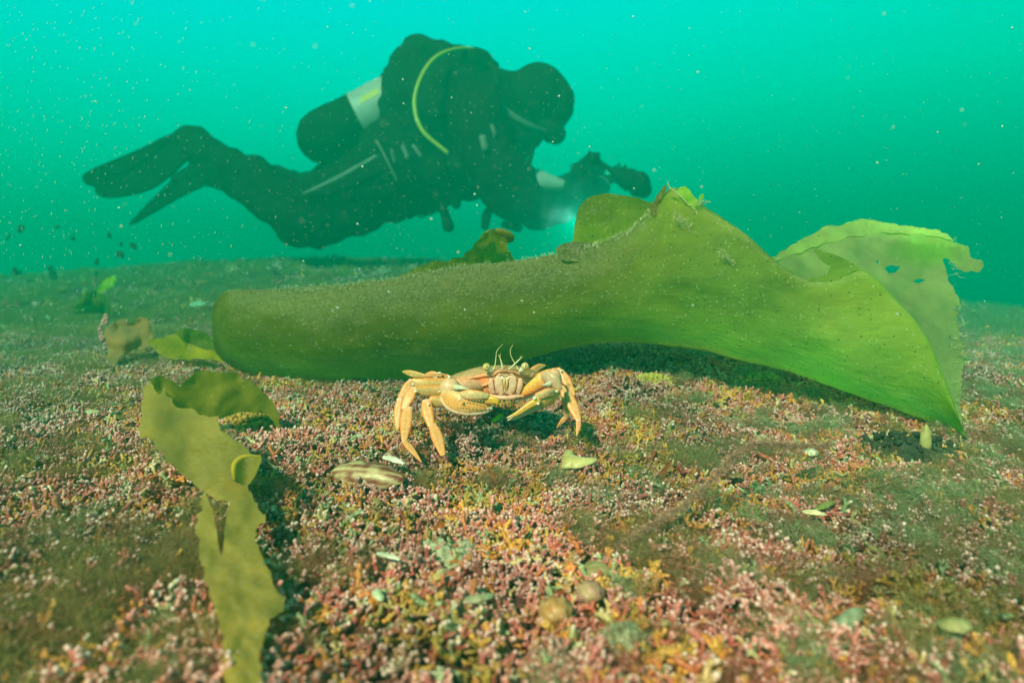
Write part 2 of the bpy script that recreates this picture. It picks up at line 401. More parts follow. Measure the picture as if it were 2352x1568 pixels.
# ------------------------------------------------------------------ scatter by geometry nodes (ground cover nobody could count)
def scatter(name, pts, rots, scls, srcs, mat, label):
    m = bpy.data.meshes.new(name); m.from_pydata([tuple(p) for p in pts], [], [])
    a = m.attributes.new('rot', 'FLOAT_VECTOR', 'POINT'); a.data.foreach_set('vector', np.asarray(rots, dtype=np.float32).ravel())
    a = m.attributes.new('scl', 'FLOAT', 'POINT'); a.data.foreach_set('value', np.asarray(scls, dtype=np.float32))
    o = bpy.data.objects.new(name, m); COL.objects.link(o); tag(o, label, kind='stuff')
    g = bpy.data.node_groups.new(name, 'GeometryNodeTree')
    g.interface.new_socket('Geometry', in_out='INPUT', socket_type='NodeSocketGeometry')
    g.interface.new_socket('Geometry', in_out='OUTPUT', socket_type='NodeSocketGeometry')
    gi = g.nodes.new('NodeGroupInput'); go = g.nodes.new('NodeGroupOutput'); io = g.nodes.new('GeometryNodeInstanceOnPoints')
    j = g.nodes.new('GeometryNodeGeometryToInstance')
    for s in srcs:
        oi = g.nodes.new('GeometryNodeObjectInfo'); oi.inputs['Object'].default_value = s; oi.inputs['As Instance'].default_value = True
        g.links.new(oi.outputs['Geometry'], j.inputs[0])
    ra = g.nodes.new('GeometryNodeInputNamedAttribute'); ra.data_type = 'FLOAT_VECTOR'; ra.inputs[0].default_value = 'rot'
    sa = g.nodes.new('GeometryNodeInputNamedAttribute'); sa.data_type = 'FLOAT'; sa.inputs[0].default_value = 'scl'
    g.links.new(gi.outputs[0], io.inputs['Points']); g.links.new(j.outputs[0], io.inputs['Instance'])
    io.inputs['Pick Instance'].default_value = True
    g.links.new(ra.outputs[0], io.inputs['Rotation']); g.links.new(sa.outputs[0], io.inputs['Scale'])
    g.links.new(io.outputs[0], go.inputs[0])
    md = o.modifiers.new('scatter', 'NODES'); md.node_group = g; return o

def maerl_piece(k):
    rr = random.Random(k); mb = MB()
    def seg(p, d, L, r, lvl):
        q = p + d * L; mid = p + d * L * .5 + Vector((rr.uniform(-1, 1), rr.uniform(-1, 1), rr.uniform(-1, 1))) * r * .35
        t0, t1 = (0, .35) if lvl == 0 else (.3, 1)
        term = lvl >= 1 or rr.random() < .4
        if term: t1 = 1
        loft(mb, [p, mid, q], [r, r * rr.uniform(.82, 1.0), r * rr.uniform(.72, .92)], ns=7, n=4, colf=lambda u, c, s: (t0 + (t1 - t0) * u,) * 3)
        if not term or (lvl == 1 and rr.random() < .35):
            for _ in range(rr.choice((2, 2, 3))):
                dd = (d + Vector((rr.uniform(-1, 1), rr.uniform(-1, 1), rr.uniform(-.5, 1))) * .95).normalized()
                seg(q, dd, L * rr.uniform(.45, .8), r * rr.uniform(.8, .95), lvl + 1)
    nb = rr.choice((3, 4, 4, 5)) if k % 4 else 2
    for i in range(nb):
        th = 2 * math.pi * (i + rr.uniform(-.3, .3)) / nb
        d = Vector((math.cos(th), math.sin(th), rr.uniform(-.1, .9))).normalized()
        seg(Vector((0, 0, 0)), d, rr.uniform(.0022, .0037), rr.uniform(.00078, .00105), 0)
    m = mb.mesh('maerl_branch'); m.materials.append(M['maerl'])
    return bpy.data.objects.new('maerl_branch', m)
def tuft(k, n=420, rad=.011):
    rr = random.Random(k + 500); mb = MB()
    for i in range(n):
        b = Vector((rr.gauss(0, .35), rr.gauss(0, .35), 0)) * rad
        d = Vector((rr.gauss(0, .75), rr.gauss(0, .75), rr.uniform(.25, 1))).normalized(); L = rad * rr.uniform(.5, 1.15)
        w = rr.uniform(.00006, .00011); side = d.orthogonal().normalized()
        side = (side * math.cos(rr.uniform(0, 6)) + d.cross(side) * math.sin(rr.uniform(0, 6))).normalized() * w
        if i % 4:   # fine side filaments filling the puff
            q = Vector((rr.gauss(0, 1), rr.gauss(0, 1), rr.gauss(0, 1))).normalized() * rad * rr.random() ** .45 * .85; b = Vector((q.x, q.y, abs(q.z) * .8))
            d = (q.normalized() + Vector((rr.gauss(0, .7), rr.gauss(0, .7), rr.gauss(0, .7)))).normalized(); L = rad * rr.uniform(.18, .4)
        p = b; vs = []; S = 4 if i % 4 == 0 else 2
        for s_ in range(S + 1):
            vs += [p - side * (1 - .6 * s_ / S), p + side * (1 - .6 * s_ / S)]
            d = (d + Vector((rr.uniform(-1, 1), rr.uniform(-1, 1), rr.uniform(-1, .8))) * .75).normalized(); p = p + d * L / S
        mb.add(vs, [(2 * q, 2 * q + 1, 2 * q + 3, 2 * q + 2) for q in range(S)])
    m = mb.mesh('filament_tuft'); m.materials.append(M['fuzz'])
    return bpy.data.objects.new('filament_tuft', m)

def field(n, d0, d1, power, margin=1.12):
    """random spots on the ground inside (a little more than) the view"""
    out = []
    while len(out) < n:
        u = rng.random(); y = (d0 ** power + u * (d1 ** power - d0 ** power)) ** (1 / power)
        x = (rng.random() * 2 - 1) * (y * .83 * margin + .05)
        out.append((x, y))
    return out
maerl_src = [maerl_piece(k) for k in range(16)]
P, RO, SC = [], [], []
for (x, y) in field(85000, .105, 1.15, 1.6):
    z = terr(x, y); g = mnoise.noise(Vector((x * 26, y * 26, 5))); pile = max(0, g) * .006
    P.append((x, y, z + pile + rng.random() * .0035)); RO.append((rng.normal() * .7, rng.normal() * .7, rng.random() * 6.28)); SC.append(.62 + .75 * rng.random() ** 2)
for (x, y) in field(6000, 1.1, 4.0, 1.3):
    z = terr(x, y); P.append((x, y, z + rng.random() * .005)); RO.append((rng.normal() * .7, rng.normal() * .7, rng.random() * 6.28)); SC.append(1.5 + 1.6 * rng.random() * min(2, y / 1.5))
scatter('maerl_gravel', P, RO, SC, maerl_src, M['maerl'], 'pink, orange and cream branched maerl rubble covering the seabed')
tuft_src = [tuft(k) for k in range(8)]
P, RO, SC = [], [], []
def fuzz_w(x, y):
    w = mnoise.noise(Vector((x * 11, y * 11, 9))) * .8 + mnoise.noise(Vector((x * 45, y * 45, 2))) * 1.3
    w += .30 * (x / max(y, .1)) ** 2 + .32 * max(0, x / max(y, .1)) + .35 * max(0, y - .45) - .02 - .30 * math.exp(-((x / max(y, .1) + .05) / .38) ** 2) + .25 * max(0, (.26 - y) * 4) * abs(x / max(y, .1))
    return w
for (x, y) in field(13000, .11, 1.3, 1.5):
    if fuzz_w(x, y) < .0 + rng.random() * .45: continue
    P.append((x, y, terr(x, y) + .002)); RO.append((rng.normal() * .25, rng.normal() * .25, rng.random() * 6.28)); SC.append(.5 + 1.0 * rng.random() ** 1.5)
for (x, y) in field(9000, .95, 5, 1.25):
    P.append((x, y, terr(x, y))); RO.append((0, 0, rng.random() * 6.28)); SC.append(1.0 + 2.4 * rng.random())
for k in range(130):   # bushier clumps, thickest towards the right and the near corners
    u = rng.random()
    if u < .34: x, y = rng.normal() * .035 - .155, .175 + abs(rng.normal()) * .045
    elif u < .72: x, y = rng.normal() * .08 + .22, .20 + abs(rng.normal()) * .13
    else:
        y = .3 + .6 * rng.random(); x = (rng.random() * 2 - 1) * y * .8
        if abs(x - .0) < .10 and y < .5: continue
    for q in range(3):
        xx, yy = x + rng.normal() * .006, y + rng.normal() * .006
        P.append((xx, yy, terr(xx, yy) + .003)); RO.append((rng.normal() * .5, rng.normal() * .5, rng.random() * 6.28)); SC.append((.5 + .7 * rng.random()) * (.75 + y))
scatter('filament_algae', P, RO, SC, tuft_src, M['fuzz'], 'soft brown and grey-green filament algae growing over the maerl')

# ------------------------------------------------------------------ big kelp blade
def make_kelp():
    _, g0 = ground(700, 872)
    root = empty('kelp', (0.05, .55, 0), 'long olive kelp blade arched behind the crab, rolled at left, frayed at right', 'kelp')
    # columns: bottom silhouette, top silhouette, depth, roll (1 = rolled tube, 0 = open blade)
    cols = [((487, 775), (487, 715), .655, .3), ((492, 800), (493, 696), .652, .6), ((505, 820), (508, 677), .648, .9), ((530, 838), (535, 666), .640, 1), ((605, 862), (610, 664), .632, 1), ((750, 878), (745, 656), .622, 1),
            ((900, 873), (890, 640), .612, 1), ((1050, 858), (1040, 612), .602, 1), ((1200, 826), (1190, 598), .590, 1), ((1315, 796), (1330, 572), .575, .9),
            ((1425, 784), (1440, 530), .560, .6), ((1520, 790), (1506, 472), .548, .35), ((1610, 801), (1552, 434), .535, .2), ((1710, 826), (1640, 490), .52, .1),
            ((1810, 850), (1715, 540), .505, .1), ((1895, 880), (1795, 610), .492, .1), ((1965, 905), (1862, 642), .48, .1), ((2030, 928), (1925, 640), .472, .1),
            ((2090, 950), (1985, 622), .465, .1), ((2140, 968), (2060, 690), .457, .1), ((2185, 990), (2125, 770), .448, .1), ((2212, 1010), (2170, 870), .44, .1),
            ((2232, 1022), (2208, 975), .432, .1)]
    K = []
    for (b, t, d, r) in cols:
        bx, by = b; tx, ty = t; H = abs(by - ty) / FPX * d
        row = []
        bul = H * .46 * r + .012 * (1 - r)
        lerp = lambda q, o=0: (bx + (tx - bx) * q + o, by + (ty - by) * q)
        row.append((*lerp(.30), d + bul * 1.5 * r + .004))
        row.append((*lerp(.06), d + bul * .75 * r))
        row.append((*lerp(0), d + bul * .15))
        row.append((*lerp(.16), d - bul * .62))
        row.append((*lerp(.42), d - bul * 1.0))
        row.append((*lerp(.72), d - bul * .75))
        row.append((*lerp(.94), d - bul * .15 - .003 * (1 - r)))
        row.append((*lerp(1.0), d + bul * .25))
        row.append((*lerp(1 - .10 * r), d + bul * 1.0 * r + .002))
        if r < .5:  # open blade: the first rows fold onto the lower edge, the last onto the upper one
            row[0] = (*lerp(.012), d + .006); row[1] = (*lerp(.004), d + .003); row[8] = (*lerp(.999), d + .002)
        K.append(row)
    K = np.array(K); nu, nv = 220, 60
    A = np.array([cr_interp(K[:, j], nu) for j in range(9)])        # 9 x nu x 3
    G = np.array([cr_interp(A[:, i], nv) for i in range(nu)])       # nu x nv x 3
    mb = MB(); vs, cs, fs = [], [], []
    for i in range(nu):
        for j in range(nv):
            x, y, d = G[i, j]; u = i / (nu - 1); v = j / (nv - 1)
            y += 2.0 * fbm((x, y, 0), .02, 2)
            if u > .48 and j >= nv - 8: y += (3.5 * fbm((x * 1.3, 4, 2), .09, 3)) * (j - nv + 9) / 8
            if u > .48 and j < 8: y += 1.6 * fbm((x, 9, 2), .08, 3)
            d += (.0055 * fbm((x, y * 1.2, 7), .006, 2) + .0012 * fbm((x, y, 3), .02, 2)) * (1 if u < .45 else .8)
            vs.append(at(x, y, d))
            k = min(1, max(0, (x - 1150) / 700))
            dk = Vector((.82, .80, .55)); lt = Vector((1.65, 1.8, 4.5)); c = dk.lerp(lt, k)  # bright backlit look of the right end put into the blade's colour
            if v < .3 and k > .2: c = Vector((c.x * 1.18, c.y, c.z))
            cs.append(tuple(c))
    for i in range(nu - 1):
        for j in range(nv - 1): a = i * nv + j; fs.append((a, a + 1, a + nv + 1, a + nv))
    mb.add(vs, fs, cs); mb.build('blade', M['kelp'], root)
    W = lambda x, y, a, s, k=0: a * fbm((x, y, k), s, 3)
    # far margin rising behind the fold
    m = MB(); o = smooth_poly([(1278, 580), (1292, 562), (1314, 556), (1320, 520), (1328, 482), (1352, 455), (1392, 445), (1440, 450), (1480, 460), (1515, 480), (1540, 560), (1480, 620), (1340, 620)], 5)
    sheet(m, jag(o, 2, 5, 1), lambda x, y: .615 + .0006 * abs(x - 1400) ** 1.0 * .12 - .00025 * (y - 500) * .4 + W(x, y, .006, .012), 11, col=(1.25, 1.35, 1.2))
    m.build('margin_fold', M['kelp'], root)
    m = MB(); o = smooth_poly([(1280, 572), (1300, 558), (1345, 556), (1385, 566), (1400, 590), (1300, 600)], 4)
    sheet(m, o, lambda x, y: .585 - .0006 * (y - 560) + W(x, y, .004, .02), 8, col=(.85, .85, .7)); m.build('margin_fold', M['kelp'], root)
    m = MB(); o = [(870, 650), (930, 632), (975, 604), (1000, 600), (1030, 603), (1060, 588), (1085, 566), (1105, 548), (1108, 538), (1125, 530), (1150, 529), (1172, 538), (1175, 552), (1163, 556), (1168, 575), (1180, 604), (1170, 640), (1000, 660), (880, 672)]
    sheet(m, jag(o, 9, 5, 3), lambda x, y: .628 + W(x, y, .010, .02) - .0004 * (600 - y) * (y < 600), 9, col=(1.1, .9, .6)); m.build('margin_fold', M['kelp'], root)
    m = MB(); P_ = [at(1102, 552, .62), at(1118, 536, .612), at(1150, 532, .608), at(1174, 545, .612), at(1164, 556, .622)]
    loft(m, P_, [.0012, .0035, .0045, .004, .0015], [.0012, .0024, .003, .003, .001], ns=10, rough=.0016, col=(1.0, .75, .5)); m.build('curled_edge', M['kelp'], root)
    # upright torn points at the crest
    m = MB(); sheet(m, jag([(1490, 478), (1510, 450), (1524, 428), (1528, 424), (1532, 432), (1524, 452), (1512, 476), (1505, 500)], 2, 4, 5), lambda x, y: .553 - .0003 * (y - 450), 6, col=(.7, .6, .4))
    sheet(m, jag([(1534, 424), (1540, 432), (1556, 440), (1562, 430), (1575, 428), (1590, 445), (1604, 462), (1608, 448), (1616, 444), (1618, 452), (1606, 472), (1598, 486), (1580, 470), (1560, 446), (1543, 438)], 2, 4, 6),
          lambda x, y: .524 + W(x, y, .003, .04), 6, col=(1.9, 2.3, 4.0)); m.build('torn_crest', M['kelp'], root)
    m = MB(); loft(m, [at(x, y, .522) for x, y in ((1534, 418), (1538, 430), (1556, 444), (1580, 468), (1600, 488), (1588, 505))], [.0002, .0004, .0005, .0004, .0004, .0002], ns=5, n=20); m.build('fringe_thread', M['thread'], root)
    # pale frayed end
    outer = [(1770, 600), (1800, 574), (1850, 545), (1896, 520), (1901, 517), (1900, 530), (1930, 520), (1965, 506), (1995, 504), (2030, 513), (2080, 519), (2130, 524), (2150, 527), (2185, 545), (2200, 556),
             (2222, 572), (2228, 590), (2252, 598), (2256, 612), (2240, 625), (2215, 622), (2195, 612), (2175, 592), (2165, 598), (2172, 625), (2186, 660), (2205, 690), (2202, 715), (2196, 740), (2208, 780),
             (2214, 830), (2208, 880), (2206, 940), (2212, 985), (2226, 1012), (2205, 1000), (2190, 960), (2140, 900), (2090, 830), (2050, 760), (1990, 720), (1900, 690), (1830, 660)]
    hole = [jag(h, 4, 5, 9) for h in ([(2032, 616), (2048, 608), (2068, 612), (2058, 626), (2042, 628)], [(2092, 648), (2108, 640), (2124, 641), (2110, 652)], [(2178, 772), (2184, 768), (2186, 792), (2180, 798)],
                                     [(2196, 700), (2201, 704), (2199, 718), (2195, 712)], [(2010, 600), (2016, 597), (2020, 603), (2013, 606)])]
    m = MB(); dd = idw([(1780, 600, .515), (1900, 540, .56), (2000, 510, .60), (2150, 540, .575), (2250, 610, .545), (2100, 620, .55), (2200, 720, .52), (2210, 850, .485), (2200, 960, .45), (2225, 1010, .437), (1950, 690, .515), (2060, 800, .49), (2150, 920, .456)])
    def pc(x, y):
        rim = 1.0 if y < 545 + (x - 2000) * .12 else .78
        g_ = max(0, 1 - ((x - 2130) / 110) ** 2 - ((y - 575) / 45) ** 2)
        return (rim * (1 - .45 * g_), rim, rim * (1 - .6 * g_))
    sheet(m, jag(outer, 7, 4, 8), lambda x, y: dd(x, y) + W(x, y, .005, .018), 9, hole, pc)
    m.build('frayed_end', M['kelp_pale'], root)
    m = MB()   # translucent rim folded over the top
    o = [(1780, 598), (1830, 556), (1896, 519), (1930, 519), (1965, 505), (2000, 503), (2060, 517), (2150, 527), (2196, 553), (2140, 540), (2040, 534), (1960, 542), (1890, 560), (1820, 585)]
    sheet(m, jag(o, 4, 5, 12), lambda x, y: dd(x, y) - .0022 + W(x, y, .0012, .03), 8, col=(.95, .95, .95)); m.build('folded_rim', M['kelp_pale'], root)
    rr = random.Random(3)
    for _ in range(30):
        m = MB()
        y0 = rr.uniform(690, 960) if rr.random() < .75 else rr.uniform(600, 640); x0 = 2200 + rr.uniform(-22, 6) if y0 > 650 else 2175 + rr.uniform(0, 20)
        d0 = dd(x0, y0) - .004; P_ = [at(x0, y0, d0)]; x, y, a = x0, y0, rr.uniform(-.5, .6)
        for s in range(4): x += 7 * math.cos(a); y += 7 * math.sin(a); a += rr.uniform(-.5, .4); P_.append(at(x, y, d0 + rr.uniform(-.004, .004)))
        loft(m, P_, [.00022, .0002, .00017, .00013, .00008], ns=4, n=8, cap=False)
        m.build('fringe_thread', M['thread'], root)
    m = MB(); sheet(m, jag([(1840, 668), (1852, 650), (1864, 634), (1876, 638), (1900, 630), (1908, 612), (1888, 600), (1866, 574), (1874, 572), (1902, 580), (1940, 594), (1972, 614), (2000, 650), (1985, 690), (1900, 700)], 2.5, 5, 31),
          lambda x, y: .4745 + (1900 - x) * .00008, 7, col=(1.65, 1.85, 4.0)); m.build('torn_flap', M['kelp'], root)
    # narrow twisted base at the left
    m = MB(); o = smooth_poly([(340, 782), (372, 776), (398, 768), (425, 785), (470, 802), (505, 808), (540, 828), (520, 832), (470, 824), (420, 826), (375, 820), (352, 800)], 4)
    sheet(m, jag(o, 2, 5, 14), lambda x, y: .705 - (x - 340) / 200 * .05 + W(x, y, .008, .03), 8, col=(2.2, 1.5, .8))
    m.build('base', M['kelp'], root)
    m = MB(); o = smooth_poly([(398, 770), (425, 754), (478, 768), (492, 800), (470, 803), (430, 790)], 4)
    sheet(m, o, lambda x, y: .72 + W(x, y, .006, .03), 8, col=(.9, .9, .8)); m.build('base_fold', M['kelp'], root)
    # hairs and silt standing on the shoulder of the roll
    m = MB(); rr = random.Random(8)
    ridge = [(b, t, d, r) for (b, t, d, r) in cols if 600 < t[0] < 1530]
    for _ in range(620):
        i = rr.randrange(len(ridge) - 1); f = rr.random(); a, b = ridge[i], ridge[i + 1]
        x = a[1][0] + (b[1][0] - a[1][0]) * f; y = a[1][1] + (b[1][1] - a[1][1]) * f; d = a[2] + (b[2] - a[2]) * f
        off = abs(rr.gauss(0, 1)) * 9; p = at(x, y + off + 1, d - .0025 * (off / 9)); L = rr.uniform(.0010, .0042)
        q = p + Vector((rr.uniform(-.4, .4), rr.uniform(-.3, .1), 1)).normalized() * L
        loft(m, [p, (p + q) / 2 + Vector((rr.uniform(-1, 1), 0, 0)) * L * .2, q], [.0002, .00025, .00015], ns=4, n=3, cap=False)
    m.build('fringe_hairs', M['thread'], root)
    return root
make_kelp()

def fuzz_clump(name, px, py, d, r, n, label, cat, mat, stretch=(1, 0), seed=0, w=.00014, parent=None):
    rr = random.Random(seed); m = MB()
    c = at(px, py, d); ux = Vector((stretch[0], 0, -stretch[1])).normalized()
    for _ in range(n):
        p = c + ux * rr.gauss(0, r) + Vector((rr.gauss(0, r * .28), rr.gauss(0, r * .3), rr.gauss(0, r * .28)))
        q = (ux * rr.uniform(-1, 1) + Vector((rr.uniform(-1, 1), rr.uniform(-1, 1), rr.uniform(-1, 1))) * .6).normalized(); P_ = [p]
        for s in range(3): q = (q + Vector((rr.uniform(-1, 1), rr.uniform(-1, 1), rr.uniform(-1, 1))) * .7).normalized(); p = p + q * r * .3; P_.append(p)
        loft(m, P_, w, ns=4, n=6, cap=False)
    o = m.build(name, mat, parent); 
    return tag(o, label, cat) if parent is None else o
fuzz_clump('debris_wisp', 1566, 508, .515, .0055, 60, 'long pale wisp of thread-like debris caught below the kelp crest', 'debris', M['thread'], (1, -.9 * -1), 1)
fuzz_clump('debris_wisp', 1670, 592, .500, .0045, 70, 'cream tangled wisp of debris stuck on the middle of the kelp fan', 'debris', M['thread'], (1, .8), 2)
fuzz_clump('debris_wisp', 1612, 466, .520, .0035, 40, 'small pale wisp snagged on the torn tip at the top of the kelp', 'debris', M['thread'], (1, -.2), 3)

# ------------------------------------------------------------------ brown frond and faraway weeds at the left
def make_weeds():
    W = lambda x, y, a, s, k=0: a * fbm((x, y, k), s, 3)
    m = MB(); sheet(m, jag(smooth_poly([(248, 800), (238, 762), (262, 740), (286, 733), (300, 742), (318, 728), (338, 732), (350, 760), (346, 790), (330, 802), (300, 806), (275, 822), (262, 842), (246, 835)], 3), 4, 5, 2),
                    lambda x, y: .76 - .0006 * (y - 780) + W(x, y, .016, .03), 8, col=(1, 1, 1))
    tag(m.build('brown_frond', M['kelp_brown']), 'crumpled brown frond at the left tip of the big kelp blade', 'seaweed')
    m = MB(); rr = random.Random(4)
    for i in range(46):
        t = rr.random(); c = at(228 + 45 * abs(t - .4) + rr.gauss(0, 4), 722 + 85 * t, .80 + rr.uniform(-.02, .02)); ball(m, c, rr.uniform(.0016, .0030), (1.0, .5, .5), 6, 4)
    tag(m.build('maerl_clump', mat_basic('pink_maerl', (.55, .22, .22), .5, 500, .3)), 'pink knobbly maerl clump against the brown frond', 'coralline algae')
    m = MB(); d0, _ = ground(215, 745)
    sheet(m, jag(smooth_poly([(175, 735), (172, 700), (185, 678), (212, 668), (240, 680), (252, 700), (248, 740), (215, 752)], 3), 3, 6, 3), lambda x, y: d0 + W(x, y, .04, .03), 8, col=(.8, .9, .9))
    tag(m.build('kelp_frond', M['kelp']), 'dark green rounded frond standing far off at the left', 'seaweed')
    m = MB(); sheet(m, jag([(218, 672), (228, 655), (244, 640), (262, 632), (268, 642), (256, 660), (240, 668), (228, 682)], 2, 5, 3), lambda x, y: d0 + .1 + W(x, y, .02, .03), 7, col=(2.2, 2.2, 1.4))
    tag(m.build('kelp_frond', M['kelp']), 'small yellow-green frond just above the dark round frond', 'seaweed')
    d0, _ = ground(2230, 850)
    m = MB(); sheet(m, jag([(2205, 820), (2240, 836), (2262, 852), (2230, 850), (2206, 848)], 2, 5, 3), lambda x, y: d0 + W(x, y, .01, .03), 7, col=(1, 1.4, 1.6))
    tag(m.build('leaf_scrap', M['kelp']), 'torn green scrap of seaweed on the seabed right of the frayed kelp end', 'seaweed')
make_weeds()

# ------------------------------------------------------------------ the nearer kelp in the lower left
def make_near_kelp():
    root = empty('small_kelp', (-.1, .3, 0), 'yellow-brown torn kelp strap hanging down the lower left of the view', 'kelp')
    W = lambda x, y, a, s, k=0: a * fbm((x, y, k), s, 3)
    m = MB(); o = [(345, 935), (348, 868), (372, 860), (392, 876), (412, 886), (432, 872), (446, 852), (470, 850), (540, 858), (590, 885), (625, 920), (642, 948), (640, 990), (616, 950), (560, 945), (505, 962), (430, 950)]
    sheet(m, jag(o, 4, 5, 21), lambda x, y: .395 + .00030 * (x - 345) * .5 + W(x, y, .004, .014), 9, col=(.62, .72, .45)); m.build('rear_lobe', M['kelp_near'], root)
    strap = [(328, 892), (338, 886), (344, 872), (352, 890), (366, 905), (372, 900), (378, 880), (384, 905), (402, 930), (430, 938), (448, 940), (460, 952), (500, 955), (503, 985), (535, 1005), (562, 1018), (580, 1048), (556, 1052), (540, 1070),
             (536, 1090), (546, 1108), (572, 1112), (578, 1128), (582, 1152), (596, 1170), (612, 1180), (606, 1200), (590, 1216), (586, 1240), (600, 1262), (604, 1290), (622, 1322), (630, 1345), (655, 1372), (650, 1398),
             (622, 1420), (608, 1450), (602, 1480), (596, 1520), (602, 1560), (600, 1640), (520, 1640), (518, 1560), (512, 1480), (505, 1430), (486, 1380), (474, 1330), (458, 1280), (452, 1220), (456, 1180), (468, 1130),
             (440, 1105), (410, 1085), (372, 1045), (352, 1012), (322, 1005), (318, 990), (326, 960)]
    slit = [(472, 1132), (500, 1148), (528, 1150), (522, 1180), (516, 1215), (513, 1256), (509, 1276), (502, 1255), (497, 1215), (490, 1180), (482, 1155)]
    dd = idw([(330, 890, .385), (500, 955, .375), (350, 1010, .335), (560, 1020, .335), (440, 1100, .290), (560, 1110, .292), (460, 1200, .255), (600, 1190, .262), (480, 1330, .222), (620, 1330, .226), (505, 1430, .200), (610, 1450, .202), (515, 1560, .175), (600, 1640, .163), (520, 1640, .162)])
    m = MB(); sheet(m, jag(strap, 7, 4, 22), lambda x, y: dd(x, y) - .010 + W(x, y, .0035, .012) + .0035 * math.sin((x - 400) / 26) * max(0, min(1, (1300 - y) / 300)), 9, [jag(slit, 1.5, 6, 2)],
                      col=lambda x, y: (1, .98, .9) if y > 1040 else (.86, .88, .78)); m.build('blade', M['kelp_near'], root)
    # curled flap seen from its darker inner side
    m = MB(); K = []
    for (x, y, w) in ((541, 1060, 0), (552, 1052, 1), (575, 1046, 2), (600, 1048, 3)):
        pass
    o = smooth_poly([(536, 1085), (538, 1064), (556, 1050), (580, 1045), (600, 1050), (590, 1082), (574, 1110), (552, 1112)], 4)
    sheet(m, jag(o, 1.5, 5, 4), lambda x, y: dd(x, y) - .022 + .006 * math.cos((x - 568) / 14), 6, col=(.62, .70, .40)); m.build('curled_flap', M['kelp_near'], root)
    m = MB(); P_ = [at(538, 1100, .268), at(536, 1080, .268), at(540, 1062, .270), at(560, 1048, .272), at(598, 1047, .274)]
    loft(m, P_, [.0005, .0009, .0010, .0008, .0004], ns=6, col=(1.3, 1.3, .9)); m.build('curled_rim', M['kelp_near'], root)
make_near_kelp()

